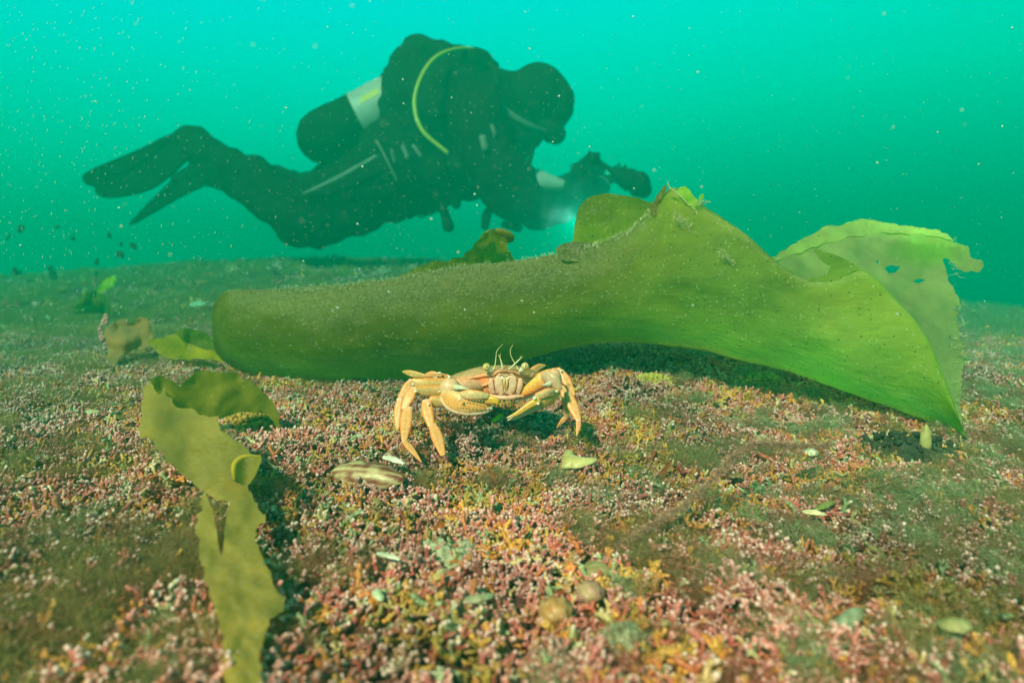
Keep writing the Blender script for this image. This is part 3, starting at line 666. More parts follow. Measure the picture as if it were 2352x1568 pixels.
# ------------------------------------------------------------------ the crab
def C(cx, cy, dd=0.0, D=.425):
    return at((1500 + cx / 2.613) / 1.7415, (1350 + cy / 2.613) / 1.7415, D + dd)
U = .0000652          # metres per crop pixel at the crab
ORANGE = (.98, .26, .05); TAN = (.66, .37, .19); CREAM = (.88, .66, .55); PINK = (.86, .40, .27); YEL = (.96, .42, .15)
def mixc(a, b, t): t = max(0, min(1, t)); return tuple(a[i] * (1 - t) + b[i] * t for i in range(3))
def leg_col(u, ct, st, base=YEL, edge=ORANGE):
    c = mixc(mixc(base, (.66, .46, .28), .4), edge, (abs(ct) ** 3)); c = mixc(c, (.62, .20, .03), .9 * math.exp(-(ct / .16) ** 2)); return mixc(c, CREAM, .5 * math.exp(-((u) / .06) ** 2))
def make_crab():
    base = C(1300, 640); base.z = terr(base.x, base.y)
    root = empty('crab', base, 'orange and cream swimming crab with raised claws facing the camera beneath the kelp', 'crab')
    mat = M['crab']; up = Vector((0, 0, 1)); rt = Vector((1, 0, 0))
    # --- carapace
    X = [765, 800, 850, 950, 1060, 1180, 1290, 1360, 1430, 1520, 1610, 1680, 1730, 1765]
    top = [408, 396, 378, 342, 312, 297, 289, 288, 290, 302, 324, 350, 385, 408]
    mar = [412, 410, 424, 428, 412, 385, 352, 346, 352, 385, 408, 416, 405, 412]
    bot = [416, 440, 505, 545, 585, 612, 628, 632, 636, 636, 602, 560, 450, 416]
    df = [.024, .020, .012, .004, -.003, -.008, -.011, -.0115, -.011, -.007, 0, .008, .018, .024]
    db = [.026, .034, .042, .05, .054, .057, .058, .058, .058, .057, .052, .045, .034, .026]
    rows = []
    for x, t, m_, b, f, k in zip(X, top, mar, bot, df, db):
        rows.append([(x, b, f + (k - f) * .30), (x, b - (b - m_) * .12, f + .0035), (x, b - (b - m_) * .5, f + .0015), (x, m_ + (b - m_) * .12, f + .001), (x, m_, f - .0015), (x, m_ - (m_ - t) * .45, f + .003),
                     (x, m_ - (m_ - t) * .85, f + .010), (x, t, f + .020), (x, t + 8, f + .034 if f + .034 < k else k), (x, t + 60, k), (x, (t + b) / 2 + 30, k), (x, b, f + (k - f) * .6)])
    K = np.array(rows, dtype=float); nu, nv = 90, 60
    A = [cr_interp(K[:, j], nu) for j in range(K.shape[1])]; A = np.array(A)
    mb = MB(); vs, cs, fs = [], [], []
    for i in range(nu):
        L = cr_interp(np.vstack([A[:, i], A[:1, i]]), nv + 1)[:nv]
        for j in range(nv):
            x, y, d = L[j]; p = C(x, y, d); p = p + Vector((0, 0, 1)) * .0004 * fbm(p, 260, 3); vs.append(p)
            v = j / nv * 12
            if v > 4.4: c = mixc(TAN, (.52, .30, .15), .5 + fbm(p, 180, 2))
            elif v > 3.7: c = mixc(ORANGE, CREAM, .35)
            else: c = mixc(mixc(PINK, ORANGE, .45 + .5 * math.sin(x / 55)), CREAM, math.exp(-((x - 1370) / 170) ** 2) * .75)
            cs.append(c)
    for i in range(nu - 1):
        for j in range(nv): j2 = (j + 1) % nv; fs.append((i * nv + j, i * nv + j2, (i + 1) * nv + j2, (i + 1) * nv + j))
    mb.add(vs, fs, cs)
    for (x, y, dx, dy, s) in ((775, 408, -25, -28, 1.2), (880, 420, -18, -16, .8), (960, 416, -18, -16, .9), (1040, 398, -16, -18, .9), (1105, 378, -16, -18, 1.0), (1640, 392, 18, -18, .9), (1700, 400, 22, -16, 1),
                            (1250, 345, 0, -14, .9), (1310, 338, 0, -14, .9), (1370, 335, 0, -14, .9), (1430, 340, 0, -14, .9)):
        f = np.interp(x, X, df); loft(mb, [C(x - dx * .6, y - dy * .6, f + .001), C(x + dx * .4, y + dy * .4, f - .001), C(x + dx, y + dy, f - .0015)], [.0011 * s, .0007 * s, .0001], ns=8, n=6, col=mixc(ORANGE, CREAM, .5))
    mb.build('carapace', mat, root)
    # brow ridges above the mouth
    for P_, w in (([(1215, 440), (1180, 480), (1130, 500), (1040, 512), (930, 505)], 14), ([(1500, 430), (1560, 470), (1600, 520)], 12), ([(1100, 400), (1180, 392), (1240, 382), (1275, 368)], 15), ([(1490, 372), (1545, 388), (1600, 385)], 14)):
        m = MB(); n_ = len(P_); loft(m, [C(x, y, np.interp(x, X, df) - .0005) for x, y in P_], [w * U * (.4 + .6 * math.sin(math.pi * (i + .6) / (n_ + .2))) for i in range(n_)], ns=8, col=mixc(ORANGE, CREAM, .45)); m.build('facial_ridge', mat, root)
    # --- mouthparts
    for sx, parts in ((-1, None), (1, None)):
        cx = 1365
        m = MB(); loft(m, [C(cx + sx * 50, 385, -.0112), C(cx + sx * 72, 440, -.0112), C(cx + sx * 66, 520, -.0108), C(cx + sx * 40, 590, -.0100)], [24 * U, 42 * U, 44 * U, 26 * U], [.0004, .0008, .0008, .0005], rt, ns=14, groove=.15,
                         colf=lambda u, a, b: mixc((.80, .54, .42), PINK, abs(a) ** 2 * .9 + .4 * max(0, u - .5)))
        ma = m.build('mouth_plate', mat, root)
        m = MB(); loft(m, [C(cx + sx * 155, 430, -.0102), C(cx + sx * 150, 500, -.0102), C(cx + sx * 130, 580, -.009)], [20 * U, 30 * U, 22 * U], [.0005, .0008, .0005], rt, ns=10, col=mixc(PINK, CREAM, .35)); m.build('mouth_plate', mat, root)
        m = MB(); loft(m, [C(cx + sx * 12, 440, -.0122), C(cx + sx * 16, 480, -.0126), C(cx + sx * 8, 535, -.0118)], [13 * U, 11 * U, 4 * U], ns=8, col=(.80, .55, .25)); m.build('mouth_feeler', mat, root)
        m = MB(); ball(m, C(cx + sx * 30, 425, -.0115), 16 * U, (.95, .92, .85), 10, 7); m.build('mouth_feeler', mat, root)
    m = MB(); loft(m, [C(1300, 350, -.011), C(1365, 345, -.012), C(1430, 352, -.011)], [12 * U, 17 * U, 12 * U], ns=8, col=(.45, .12, .04)); m.build('antennule_socket', mat, root)
    m = MB(); loft(m, [C(1195, 598, -.006), C(1270, 622, -.009), C(1400, 628, -.010), C(1500, 612, -.008), C(1590, 612, -.004)], [16 * U, 24 * U, 26 * U, 24 * U, 18 * U], ns=10, col=mixc(PINK, CREAM, .4)); m.build('sternum', mat, root)
    for P_ in ([(1262, 372), (1238, 420), (1228, 500), (1262, 590)], [(1468, 372), (1500, 420), (1512, 500), (1470, 590)], [(1365, 470), (1363, 540), (1365, 600)], [(1195, 420), (1165, 520), (1190, 590)], [(1535, 430), (1545, 520), (1500, 590)], [(1290, 392), (1365, 380), (1440, 392)]):  # shadowed gaps between the mouth plates, put in as dark tubes
        m = MB(); loft(m, [C(x, y, np.interp(x, X, df) - .0010) for x, y in P_], [3.5 * U] * len(P_), ns=6, n=14, col=(.62, .22, .07)); m.build('mouth_gap_shade', mat, root)
    # --- eyes
    for (ex, ey, sx2, sy) in ((1166, 308, 1222, 352), (1568, 300, 1520, 348)):
        m = MB(); loft(m, [C(sx2, sy, -.011), C((ex * .45 + sx2 * .55), (ey * .4 + sy * .6), -.0125), C(ex, ey + 8, -.013)], [22 * U, 27 * U, 36 * U], ns=12, col=(.88, .80, .74)); st = m.build('eye_stalk', mat, root)
        m = MB(); c = C(ex, ey, -.0135); ball(m, c, 41 * U, (.66, .48, .18), 20, 14)
        ball(m, C(ex + 4, ey - 4, -.0135 - 37 * U), 8 * U, (.02, .015, .01), 10, 6); m.build('eyeball', M['eye'], st)
    # --- antennae and antennules
    for P_, w in (([(1240, 335), (1258, 270), (1265, 200), (1275, 140), (1335, 68)], [9, 5, 4, 3, 1.5]), ([(1495, 330), (1470, 280), (1425, 200), (1415, 130), (1442, 72)], [9, 5, 4, 3, 1.5])):
        m = MB(); loft(m, [C(x, y, -.012 + i * .0006) for i, (x, y) in enumerate(P_)], [a * U for a in w], ns=6, n=22, col=(.70, .62, .30)); m.build('antenna', mat, root)
    for P_, F_ in (([(1332, 330), (1328, 285), (1318, 250), (1305, 205)], [(1305, 205), (1288, 178)]), ([(1405, 330), (1450, 285), (1490, 248), (1515, 222)], [(1515, 222), (1548, 196)])):
        m = MB(); loft(m, [C(x, y, -.013) for x, y in P_], [10 * U, 8 * U, 7 * U, 5 * U], ns=7, n=12, col=(.74, .66, .42)); loft(m, [C(x, y, -.013) for x, y in F_], [5 * U, 2 * U], ns=6, n=4, col=(.74, .66, .42))
        x, y = P_[-1]; loft(m, [C(x, y, -.013), C(x + 8, y - 38, -.0135)], [4 * U, 1.5 * U], ns=6, n=4, col=(.74, .66, .42)); m.build('antennule', mat, root)
    def seg(mb_, P_, w, t=.45, wide=rt, base=YEL, edge=ORANGE, g=.30, n=None, cf=None):
        loft(mb_, [C(*p) for p in P_], [a * U * 1.06 for a in w], [a * U * t for a in w], wide, ns=18, groove=g, n=n, colf=cf or (lambda u, a, b: leg_col(u, a, b, base, edge)))
    def knob(mb_, x, y, d, r=13): ball(mb_, C(x, y, d), r * U, (.95, .92, .88), 10, 7)
    # --- walking legs (camera left)
    def leg(parts, knobs=()):
        root_leg = None
        for i, (nm, P_, w, kw) in enumerate(parts):
            m = MB(); seg(m, P_, w, **kw)
            if i == 0:
                for k in knobs: knob(m, *k)
                root_leg = m.build(nm, mat, root)
            else: m.build(nm, mat, root_leg)
    leg([('leg', [(880, 500, .010), (700, 500, .006), (520, 500, .002), (395, 455, .001)], [70, 78, 80, 34], dict(t=.55, wide=up, base=(.66, .50, .16), g=.0)),
         ('leg_joint', [(382, 445, .004), (330, 530, .004), (245, 655, .002)], [26, 48, 20], dict(t=.5)),
         ('leg_shank', [(262, 640, .002), (240, 780, 0), (235, 955, -.004)], [30, 42, 20], dict(t=.4))], [(397, 488, -.004, 15), (775, 410, .012, 15)])
    leg([('leg', [(860, 560, .002), (700, 560, 0), (540, 560, -.003), (425, 545, -.006)], [52, 60, 58, 32], dict(t=.6, wide=up, base=(.66, .50, .16), g=0.)),
         ('leg_joint', [(405, 525, -.006), (360, 620, -.009), (300, 745, -.013)], [28, 56, 30], dict(t=.5)),
         ('leg_shank', [(342, 735, -.013), (325, 880, -.020), (305, 1075, -.030)], [46, 58, 26], dict(t=.4)),
         ('leg_tip', [(302, 1078, -.030), (365, 1150, -.037), (485, 1300, -.049)], [22, 34, 5], dict(t=.45))], [(425, 563, -.009, 15), (620, 420, .016, 12), (668, 372, .02, 14)])
    leg([('leg', [(860, 650, -.006), (720, 665, -.006), (590, 665, -.008)], [60, 62, 54], dict(t=.6, wide=up, base=(.66, .50, .16), g=0.)),
         ('leg_joint', [(540, 660, -.010), (548, 770, -.014), (588, 925, -.020)], [46, 58, 34], dict(t=.45)),
         ('leg_shank', [(600, 905, -.019), (650, 1040, -.028), (710, 1225, -.040)], [38, 56, 24], dict(t=.4))], [(560, 697, -.014, 13),])
    # --- walking legs (camera right)
    leg([('leg', [(1700, 440, .014), (1800, 390, .012), (1935, 345, .008)], [60, 56, 36], dict(t=.55, wide=up, base=(.70, .45, .14), g=0.)),
         ('leg_joint', [(1945, 345, .006), (2000, 450, .004), (2075, 600, -.002)], [24, 50, 22], dict(t=.45)),
         ('leg_shank', [(2010, 575, -.002), (2060, 700, -.006), (2130, 865, -.012)], [34, 58, 28], dict(t=.4)),
         ('leg_tip', [(2128, 860, -.013), (2125, 930, -.014), (2108, 1025, -.016)], [26, 24, 4], dict(t=.45))], [(1950, 350, .004, 12),])
    leg([('leg', [(1840, 520, .018), (1950, 520, .018), (1985, 600, .016), (2005, 815, .010)], [30, 36, 44, 28], dict(t=.45)),
         ('leg_tip', [(2010, 812, .010), (1960, 870, .010), (1900, 940, .012)], [20, 26, 5], dict(t=.45))])
    # --- swimming paddles behind
    leg([('paddle_leg', [(800, 420, .030), (730, 400, .030), (665, 385, .030)], [16, 20, 26], dict(t=.6, wide=up)),
         ('paddle_joint', [(690, 395, .030), (600, 382, .032), (515, 400, .034)], [14, 34, 16], dict(t=.45, wide=up)),
         ('paddle', [(520, 398, .034), (420, 385, .036), (340, 365, .038), (285, 355, .040)], [16, 36, 28, 6], dict(t=.3, wide=up, base=(.55, .50, .14)))], [(680, 368, .026, 13), (640, 418, .026, 12)])
    leg([('paddle', [(1600, 385, .040), (1660, 345, .040), (1720, 305, .042), (1785, 290, .044)], [24, 44, 36, 6], dict(t=.3, wide=up, base=(.60, .44, .14)))])
    # --- claw at camera left
    m = MB(); seg(m, [(1190, 480, .000), (1080, 500, -.006), (960, 500, -.011), (860, 500, -.013)], [30, 56, 66, 70], t=.7, wide=up, g=0., cf=lambda u, a, b: mixc(ORANGE, CREAM, .25 + .3 * abs(b)))
    claw = m.build('claw', mat, root)
    m = MB(); ax = (rt, Vector((0, 1, 0)), up)
    ball(m, C(785, 535, -.020), (108 * U, 90 * U, 112 * U), (.78, .46, .32), 22, 16, ax, .05, 3.0)
    loft(m, [C(790, 430, -.022), C(788, 405, -.024)], [12 * U, 2 * U], ns=8, n=4, col=CREAM); loft(m, [C(690, 560, -.022), C(655, 568, -.023)], [16 * U, 5 * U], ns=8, n=4, col=CREAM)
    loft(m, [C(850, 520, -.026), C(910, 525, -.029), C(985, 540, -.030)], [34 * U, 20 * U, 3 * U], ns=10, n=8, col=(.66, .66, .52))
    m.build('claw_wrist', mat, claw)
    m = MB()   # palm: upper plate, side and keel
    seg(m, [(715, 600, -.026), (800, 655, -.031), (930, 690, -.034), (1060, 700, -.034), (1190, 712, -.032)], [62, 96, 96, 80, 44], t=.55, wide=up, g=.12,
        cf=lambda u, a, b: mixc(mixc((.95, .44, .14), CREAM, max(0, -a) ** 3 * .9), (.74, .52, .34), max(0, a - .45) * 1.5))
    seg(m, [(900, 600, -.036), (980, 595, -.039), (1090, 602, -.039), (1178, 612, -.037)], [32, 46, 42, 30], t=.5, wide=up, g=0., cf=lambda u, a, b: mixc((.76, .54, .32), ORANGE, abs(a) ** 4))
    for i in range(9): x = 905 + i * 31; ball(m, C(x, 645 + i * 2.2, -.0405), 7 * U, mixc(ORANGE, CREAM, .5), 7, 5)
    for i in range(10): x = 830 + i * 34; ball(m, C(x, 690 + 22 * math.sin(i * .33) + 6, -.0395), 7 * U, (.80, .40, .08), 7, 5)
    knob(m, 883, 645, -.042, 14)
    m.build('claw_palm', mat, claw)
    m = MB(); seg(m, [(684, 600, -.026), (712, 680, -.029), (790, 745, -.032), (910, 780, -.034), (1040, 788, -.034), (1150, 772, -.032), (1225, 742, -.031)], [8, 16, 22, 24, 22, 22, 12], t=.8, wide=up, g=0., cf=lambda u, a, b: mixc(CREAM, PINK, .3))
    for i in range(3): ball(m, C(1150 + i * 32, 738 + (i % 2) * 4, -.033), 13 * U, (.96, .94, .9), 8, 6)
    m.build('claw_finger', mat, claw)
    m = MB(); seg(m, [(1165, 650, -.035), (1230, 655, -.036), (1280, 675, -.036), (1295, 712, -.034)], [42, 38, 26, 8], t=.7, wide=up, g=.2, cf=lambda u, a, b: mixc((.82, .45, .06), (.70, .30, .10), max(0, -a)))
    m.build('claw_pincer', mat, claw)
    # --- claw at camera right
    m = MB(); seg(m, [(1480, 590, -.004), (1580, 560, -.008), (1700, 480, -.011), (1830, 400, -.012)], [24, 46, 66, 70], t=.6, wide=up, g=.0, cf=lambda u, a, b: mixc(mixc(ORANGE, (.85, .55, .10), .5 + .5 * a), PINK, .15))
    claw = m.build('claw', mat, root)
    m = MB(); ball(m, C(1870, 440, -.014), (78 * U, 70 * U, 118 * U), (.76, .42, .28), 22, 16, ax, .05, 3.0)
    seg(m, [(1760, 400, -.014), (1850, 440, -.018), (1930, 525, -.019)], [46, 70, 34], t=.6, wide=up, g=0., cf=lambda u, a, b: (.60, .40, .28))
    seg(m, [(1830, 480, -.02), (1780, 492, -.022), (1740, 488, -.023)], [26, 14, 3], t=.6, wide=up, g=0., cf=lambda u, a, b: (.70, .68, .60))
    knob(m, 1945, 345, -.012, 12); knob(m, 1960, 545, -.018, 12); knob(m, 1812, 372, -.018, 9)
    m.build('claw_wrist', mat, claw)
    m = MB(); seg(m, [(1915, 575, -.018), (1840, 630, -.022), (1760, 672, -.025), (1690, 712, -.027)], [44, 72, 62, 40], t=.55, wide=Vector((.5, 0, 1)), g=.12,
                  cf=lambda u, a, b: mixc(mixc((.95, .44, .13), CREAM, max(0, -a) ** 2), (.76, .54, .32), max(0, a - .4)))
    seg(m, [(1872, 555, -.026), (1800, 575, -.0285), (1690, 618, -.030)], [28, 44, 34], t=.5, wide=Vector((.5, 0, 1)), g=0., cf=lambda u, a, b: mixc((.76, .54, .32), ORANGE, abs(a) ** 4))
    for i in range(8): ball(m, C(1860 - i * 24, 592 + i * 8.5, -.030), 6 * U, mixc(ORANGE, CREAM, .4), 7, 5)
    knob(m, 1898, 560, -.026, 15); knob(m, 1705, 690, -.032, 14); knob(m, 1668, 632, -.033, 20)
    m.build('claw_palm', mat, claw)
    m = MB(); seg(m, [(1720, 715, -.026), (1600, 765, -.028), (1480, 830, -.030), (1385, 862, -.031)], [34, 32, 20, 5], t=.7, wide=up, g=.2, cf=lambda u, a, b: mixc(PINK, CREAM, .3 + .6 * max(0, u - .5) * 2)); m.build('claw_finger', mat, claw)
    m = MB(); seg(m, [(1705, 655, -.031), (1600, 715, -.032), (1480, 795, -.033), (1378, 838, -.034)], [36, 30, 20, 5], t=.7, wide=up, g=.25, cf=lambda u, a, b: mixc((.84, .46, .10), CREAM, max(0, u - .75) * 3)); m.build('claw_pincer', mat, claw)
    return root
def mat_eye():
    N = NT('crab_eye'); b = N.n('BsdfPrincipled'); a = N.n('Attribute', attribute_name='col')
    nz = N.noise(obj_out(N), 3000, 2).outputs[0]
    N.l(N.mix(.5, a.outputs['Color'], N.ramp(nz, [(.4, (.6, .6, .6)), (.6, (1.2, 1.2, 1.2))]).outputs[0], 'MULTIPLY'), b.inputs['Base Color'])
    b.inputs['Roughness'].default_value = .12; b.inputs['Coat Weight'].default_value = .6; N.l(b.outputs[0], N.out.inputs[0]); return N.m
M['eye'] = mat_eye()
make_crab()

# ------------------------------------------------------------------ the diver
DD = 2.1; S2 = DD / FPX
def Dv(x, y, o=0.0): return at(x, y, DD + o)
def remeshed(mb, name, mat, parent, voxel, smooth=4, disp=0, dscale=8, calm=None):
    m = mb.mesh(name + '_raw'); tmp = bpy.data.objects.new(name + '_raw', m); COL.objects.link(tmp)
    md = tmp.modifiers.new('r', 'REMESH'); md.mode = 'VOXEL'; md.voxel_size = voxel; md.use_smooth_shade = True
    ms = tmp.modifiers.new('s', 'SMOOTH'); ms.iterations = smooth; ms.factor = .5
    dg = bpy.context.evaluated_depsgraph_get(); dg.update(); m2 = bpy.data.meshes.new_from_object(tmp.evaluated_get(dg))
    bpy.data.objects.remove(tmp); bpy.data.meshes.remove(m); m2.name = name
    if disp:
        m2.calc_loop_triangles(); nn = [v.normal.copy() for v in m2.vertices]
        for v, nv_ in zip(m2.vertices, nn):
            kk = 1.0 if calm is None else min(1.0, max(.12, ((v.co - calm).length - .11) / .12))
            q = v.co * dscale; v.co += nv_ * disp * kk * (mnoise.noise(q) + .5 * mnoise.noise(q * 2.3) - .3 * abs(mnoise.noise(q * 1.7 + Vector((5, 5, 5)))))
    m2.materials.clear(); m2.materials.append(mat); m2.polygons.foreach_set('use_smooth', [True] * len(m2.polygons))
    o = bpy.data.objects.new(name, m2); COL.objects.link(o)
    o.parent = parent; m2.transform(Matrix.Translation(-parent_world(parent))); return o
def make_diver():
    root = empty('diver', Dv(930, 420), 'person in a black dry suit and hood swimming bent over, holding a camera rig', 'person')
    mb = MB(); q = lambda P_, w, t=None, ns=16: loft(mb, [Dv(*p) for p in P_], [a * S2 for a in w], [a * S2 for a in (t or w)], Vector((0, 0, 1)), ns=ns)
    # torso, hips
    q([(880, 410, 0), (940, 360, 0), (1010, 300, 0), (1080, 245, 0), (1130, 215, 0)], [85, 105, 118, 105, 60], [105, 118, 130, 135, 80])
    q([(1140, 250, -.02), (1155, 310, -.02), (1140, 385, -.02)], [58, 66, 52], [110, 115, 90])
    q([(980, 400, -.04), (1060, 400, -.04), (1130, 390, -.04)], [60, 60, 50], [90, 95, 80])
    q([(1100, 230, 0), (1160, 222, 0), (1215, 225, 0)], [66, 56, 56])                               # neck
    ball(mb, Dv(1236, 222), (72 * S2, 62 * S2, 74 * S2), rings=14, seg=18)                          # head
    q([(1262, 200, 0), (1280, 240, 0), (1272, 280, 0)], [40, 42, 28], [45, 45, 30])                 # face
    # near leg
    q([(900, 410, -.10), (820, 445, -.12), (730, 490, -.13), (690, 500, -.13)], [88, 84, 74, 64], [86, 78, 66, 60])
    q([(695, 500, -.13), (620, 450, -.10), (540, 395, -.06), (455, 345, -.04)], [60, 58, 50, 36], [60, 58, 46, 36])
    q([(455, 345, -.04), (450, 312, -.04), (420, 322, -.04)], [34, 30, 24])                         # foot 1
    # far leg
    q([(890, 400, .12), (800, 420, .14), (700, 455, .15)], [75, 68, 60]); q([(700, 455, .15), (600, 425, .17), (520, 400, .18), (460, 390, .18)], [58, 52, 42, 34])
    q([(470, 395, .18), (440, 405, .18), (415, 415, .19)], [32, 28, 22])
    # suit folds bagging under the knee
    q([(690, 520, -.13), (760, 515, -.13), (840, 480, -.12)], [34, 40, 30]); ball(mb, Dv(700, 528, -.13), (30 * S2, .05, 26 * S2))
    # near arm
    q([(1090, 250, -.22), (1110, 330, -.27), (1150, 405, -.29), (1180, 430, -.30)], [58, 62, 58, 54])
    q([(1175, 435, -.30), (1230, 478, -.30), (1290, 482, -.28), (1318, 462, -.26)], [54, 42, 30, 22])
    # far arm
    q([(1110, 260, .20), (1150, 350, .20), (1200, 440, .12)], [56, 52, 44]); q([(1200, 440, .12), (1270, 440, .04), (1330, 405, 0)], [42, 34, 22])
    q([(900, 455, -.05), (960, 465, -.05), (1030, 440, -.05)], [30, 34, 30])
    remeshed(mb, 'body', M['suit'], root, .012, 2, .019, 12, Dv(1240, 226))
    # gloves: palm and five fingers round the grips
    for side, (hx, hy, ho) in (('n', (1322, 455, -.26)), ('f', (1338, 398, 0))):
        m = MB(); c = Dv(hx, hy, ho); ball(m, c, (.045, .03, .042), rings=8, seg=12)
        for i, L in enumerate((.062, .070, .066, .052)):
            a = c + Vector((.02, -.012 + .002 * i, .032 - .021 * i)); d1 = Vector((1, .15, .1)).normalized(); k1 = a + d1 * L * .55; k2 = k1 + Vector((.35, .8, -.1)).normalized() * L * .45; k3 = k2 + Vector((-.6, .6, 0)).normalized() * L * .3
            loft(m, [a, k1, k2, k3], [.011, .0105, .0095, .007], ns=8)
        loft(m, [c + Vector((-.005, -.02, .03)), c + Vector((.022, -.03, .05)), c + Vector((.05, -.015, .058))], [.013, .012, .009], ns=8)
        remeshed(m, 'glove', M['suit'] if side == 'n' else M['suit'], root, .005, 1)
    # pale dry glove cuff ring
    m = MB(); loft(m, [Dv(1212, 405, -.05), Dv(1240, 418, -.05), Dv(1285, 425, -.05)], [22 * S2, 26 * S2, 14 * S2], ns=14, rough=.003); m.build('cuff', M['white'], root)
    # buoyancy wing and harness on the back
    mb = MB(); q = lambda P_, w, t=None: loft(mb, [Dv(*p) for p in P_], [a * S2 for a in w], [a * S2 for a in (t or w)], Vector((0, 0, 1)), ns=16)
    q([(905, 330, 0), (925, 240, 0), (945, 170, 0), (975, 128, 0)], [45, 60, 54, 34], [120, 150, 130, 80])
    q([(960, 135, 0), (1040, 160, 0), (1110, 175, 0), (1130, 200, 0)], [34, 48, 42, 34], [90, 110, 90, 60])
    q([(1000, 260, -.1), (1010, 200, -.1)], [70, 60], [80, 80])
    remeshed(mb, 'buoyancy_wing', M['suit'], root, .012, 2, .017, 13)
    # tank along the back, its lower end out behind the wing
    ax0, ax1 = Dv(752, 312, .02), Dv(960, 205, .02); t_ = (ax1 - ax0).normalized(); r = 60 * S2
    ln = (ax1 - ax0).length
    m = MB(); loft(m, [ax0 + t_ * ln * f for f in (0, .04, .36)], [r * .93, r, r], ns=24, n=8); tank = m.build('tank', M['suit'], root)
    m = MB(); loft(m, [ax0 - t_ * .012, ax0 + t_ * .05], [r * 1.04, r * 1.04], ns=24, n=4); m.build('tank_boot', M['suit'], tank)
    m = MB(); loft(m, [ax0 + t_ * ln * .36, ax0 + t_ * ln * .9], [r * 1.0, r * 1.0], ns=24, n=6); m.build('painted_band', M['white'], tank)
    side = Vector((0, -1, 0)); b2 = t_.cross(side).normalized() * -1
    m = MB(); vs = []; fs = []
    for i in range(9):
        for j in range(5):
            th = R(-62 + i * 9) ; p = ax0 + t_ * ln * (.36 + j * .055); d = (b2 * math.cos(th) + side * math.sin(th)).normalized(); vs.append(p + d * r * 1.012)
    for i in range(8):
        for j in range(4): a = i * 5 + j; fs.append((a, a + 1, a + 6, a + 5))
    # label wraps the side facing the viewer
    vs = [ax0 + t_ * ln * (.43 + (k % 5) * .05) + (Vector((0, 0, 1)) * math.cos(R(15 + (k // 5) * 8)) + side * math.sin(R(15 + (k // 5) * 8))).normalized() * r * 1.012 for k in range(45)]
    m.add(vs, fs); m.build('yellow_label', M['yellow'], tank)
    # mask, regulator, hoses
    m = MB(); loft(m, [Dv(1284, 205, -.02), Dv(1298, 232, -.02), Dv(1290, 262, -.02)], [20 * S2, 22 * S2, 16 * S2], [42 * S2, 46 * S2, 34 * S2], Vector((1, 0, 0)), ns=14); mk = m.build('mask', M['suit'], root)
    m = MB(); loft(m, [Dv(1306, 215, -.03), Dv(1309, 245, -.03)], [3 * S2, 3 * S2], [34 * S2, 30 * S2], Vector((1, 0, 0)), ns=12, n=4); m.build('lens', M['suit_hi'], mk)
    m = MB(); loft(m, [Dv(1250, 288, -.02), Dv(1268, 302, -.03), Dv(1276, 308, -.03)], [20 * S2, 27 * S2, 24 * S2], ns=14); reg = m.build('regulator', M['suit'], root)
    for P_, w in (([(1115, 215, -.12), (1160, 255, -.17), (1215, 290, -.14), (1252, 305, -.06)], 8), ([(1200, 270, -.1), (1222, 320, -.12), (1216, 370, -.12), (1196, 400, -.14)], 6), ([(1130, 150, -.1), (1142, 175, -.12), (1138, 210, -.14)], 7)):
        m = MB(); loft(m, [Dv(*p) for p in P_], w * S2, ns=8, n=16); m.build('hose', M['suit_hi'] if w == 8 else M['suit'], root)
    m = MB(); loft(m, [Dv(1128, 132, -.05), Dv(1095, 116, -.10), Dv(1050, 113, -.18), Dv(1000, 133, -.26), Dv(966, 180, -.30), Dv(952, 240, -.32), Dv(970, 300, -.33), Dv(1026, 350, -.33)], 4.2 * S2, ns=10, n=40)
    m.build('yellow_hose', M['hose'], root)
    # chest and hip fittings; pale chest bars are reflections built as solid pieces
    for P_, w in (([(866, 325, -.22), (885, 360, -.24), (910, 412, -.22)], 2.6), ([(926, 338, -.28), (936, 362, -.28)], 5), ([(900, 345, -.28), (905, 370, -.28)], 3), ([(950, 336, -.28), (966, 358, -.28)], 4),
                  ([(1108, 318, -.38), (1114, 340, -.38)], 7), ([(1130, 290, -.36), (1136, 308, -.36)], 4)):
        m = MB(); loft(m, [Dv(*p) for p in P_], w * S2, ns=8, n=6); m.build('fitting_glint', M['suit_hi'], root)
    m = MB(); loft(m, [Dv(700, 445, -.245), Dv(780, 408, -.27), Dv(862, 362, -.27)], [4 * S2, 6 * S2, 5 * S2], ns=8, n=12); m.build('leg_stripe', M['suit_hi'], root)
    for (x, y, r_) in ((886, 470, 15), (930, 488, 12), (968, 488, 12), (990, 478, 9)):
        m = MB(); loft(m, [Dv(x + r_ * math.cos(a_), y + r_ * math.sin(a_), -.1) for a_ in np.linspace(0, 6.2, 14)], 1.6 * S2, ns=6, n=26, cap=False); m.build('ring', M['suit'], root)
    for P_, w in (([(1008, 450, -.12), (1020, 485, -.12), (1030, 520, -.12)], [20, 10, 13]), ([(1128, 475, -.2), (1118, 495, -.2), (1114, 520, -.2)], [6, 10, 8]), ([(1218, 490, -.25), (1190, 512, -.25)], [2, 2]), ([(1160, 516, -.25), (1190, 522, -.25)], [8, 10]), ([(1040, 440, -.1), (1048, 470, -.1)], [24, 10])):
        m = MB(); loft(m, [Dv(*p) for p in P_], [a * S2 for a in w], ns=10); m.build('dangling_gauge', M['suit'], root)
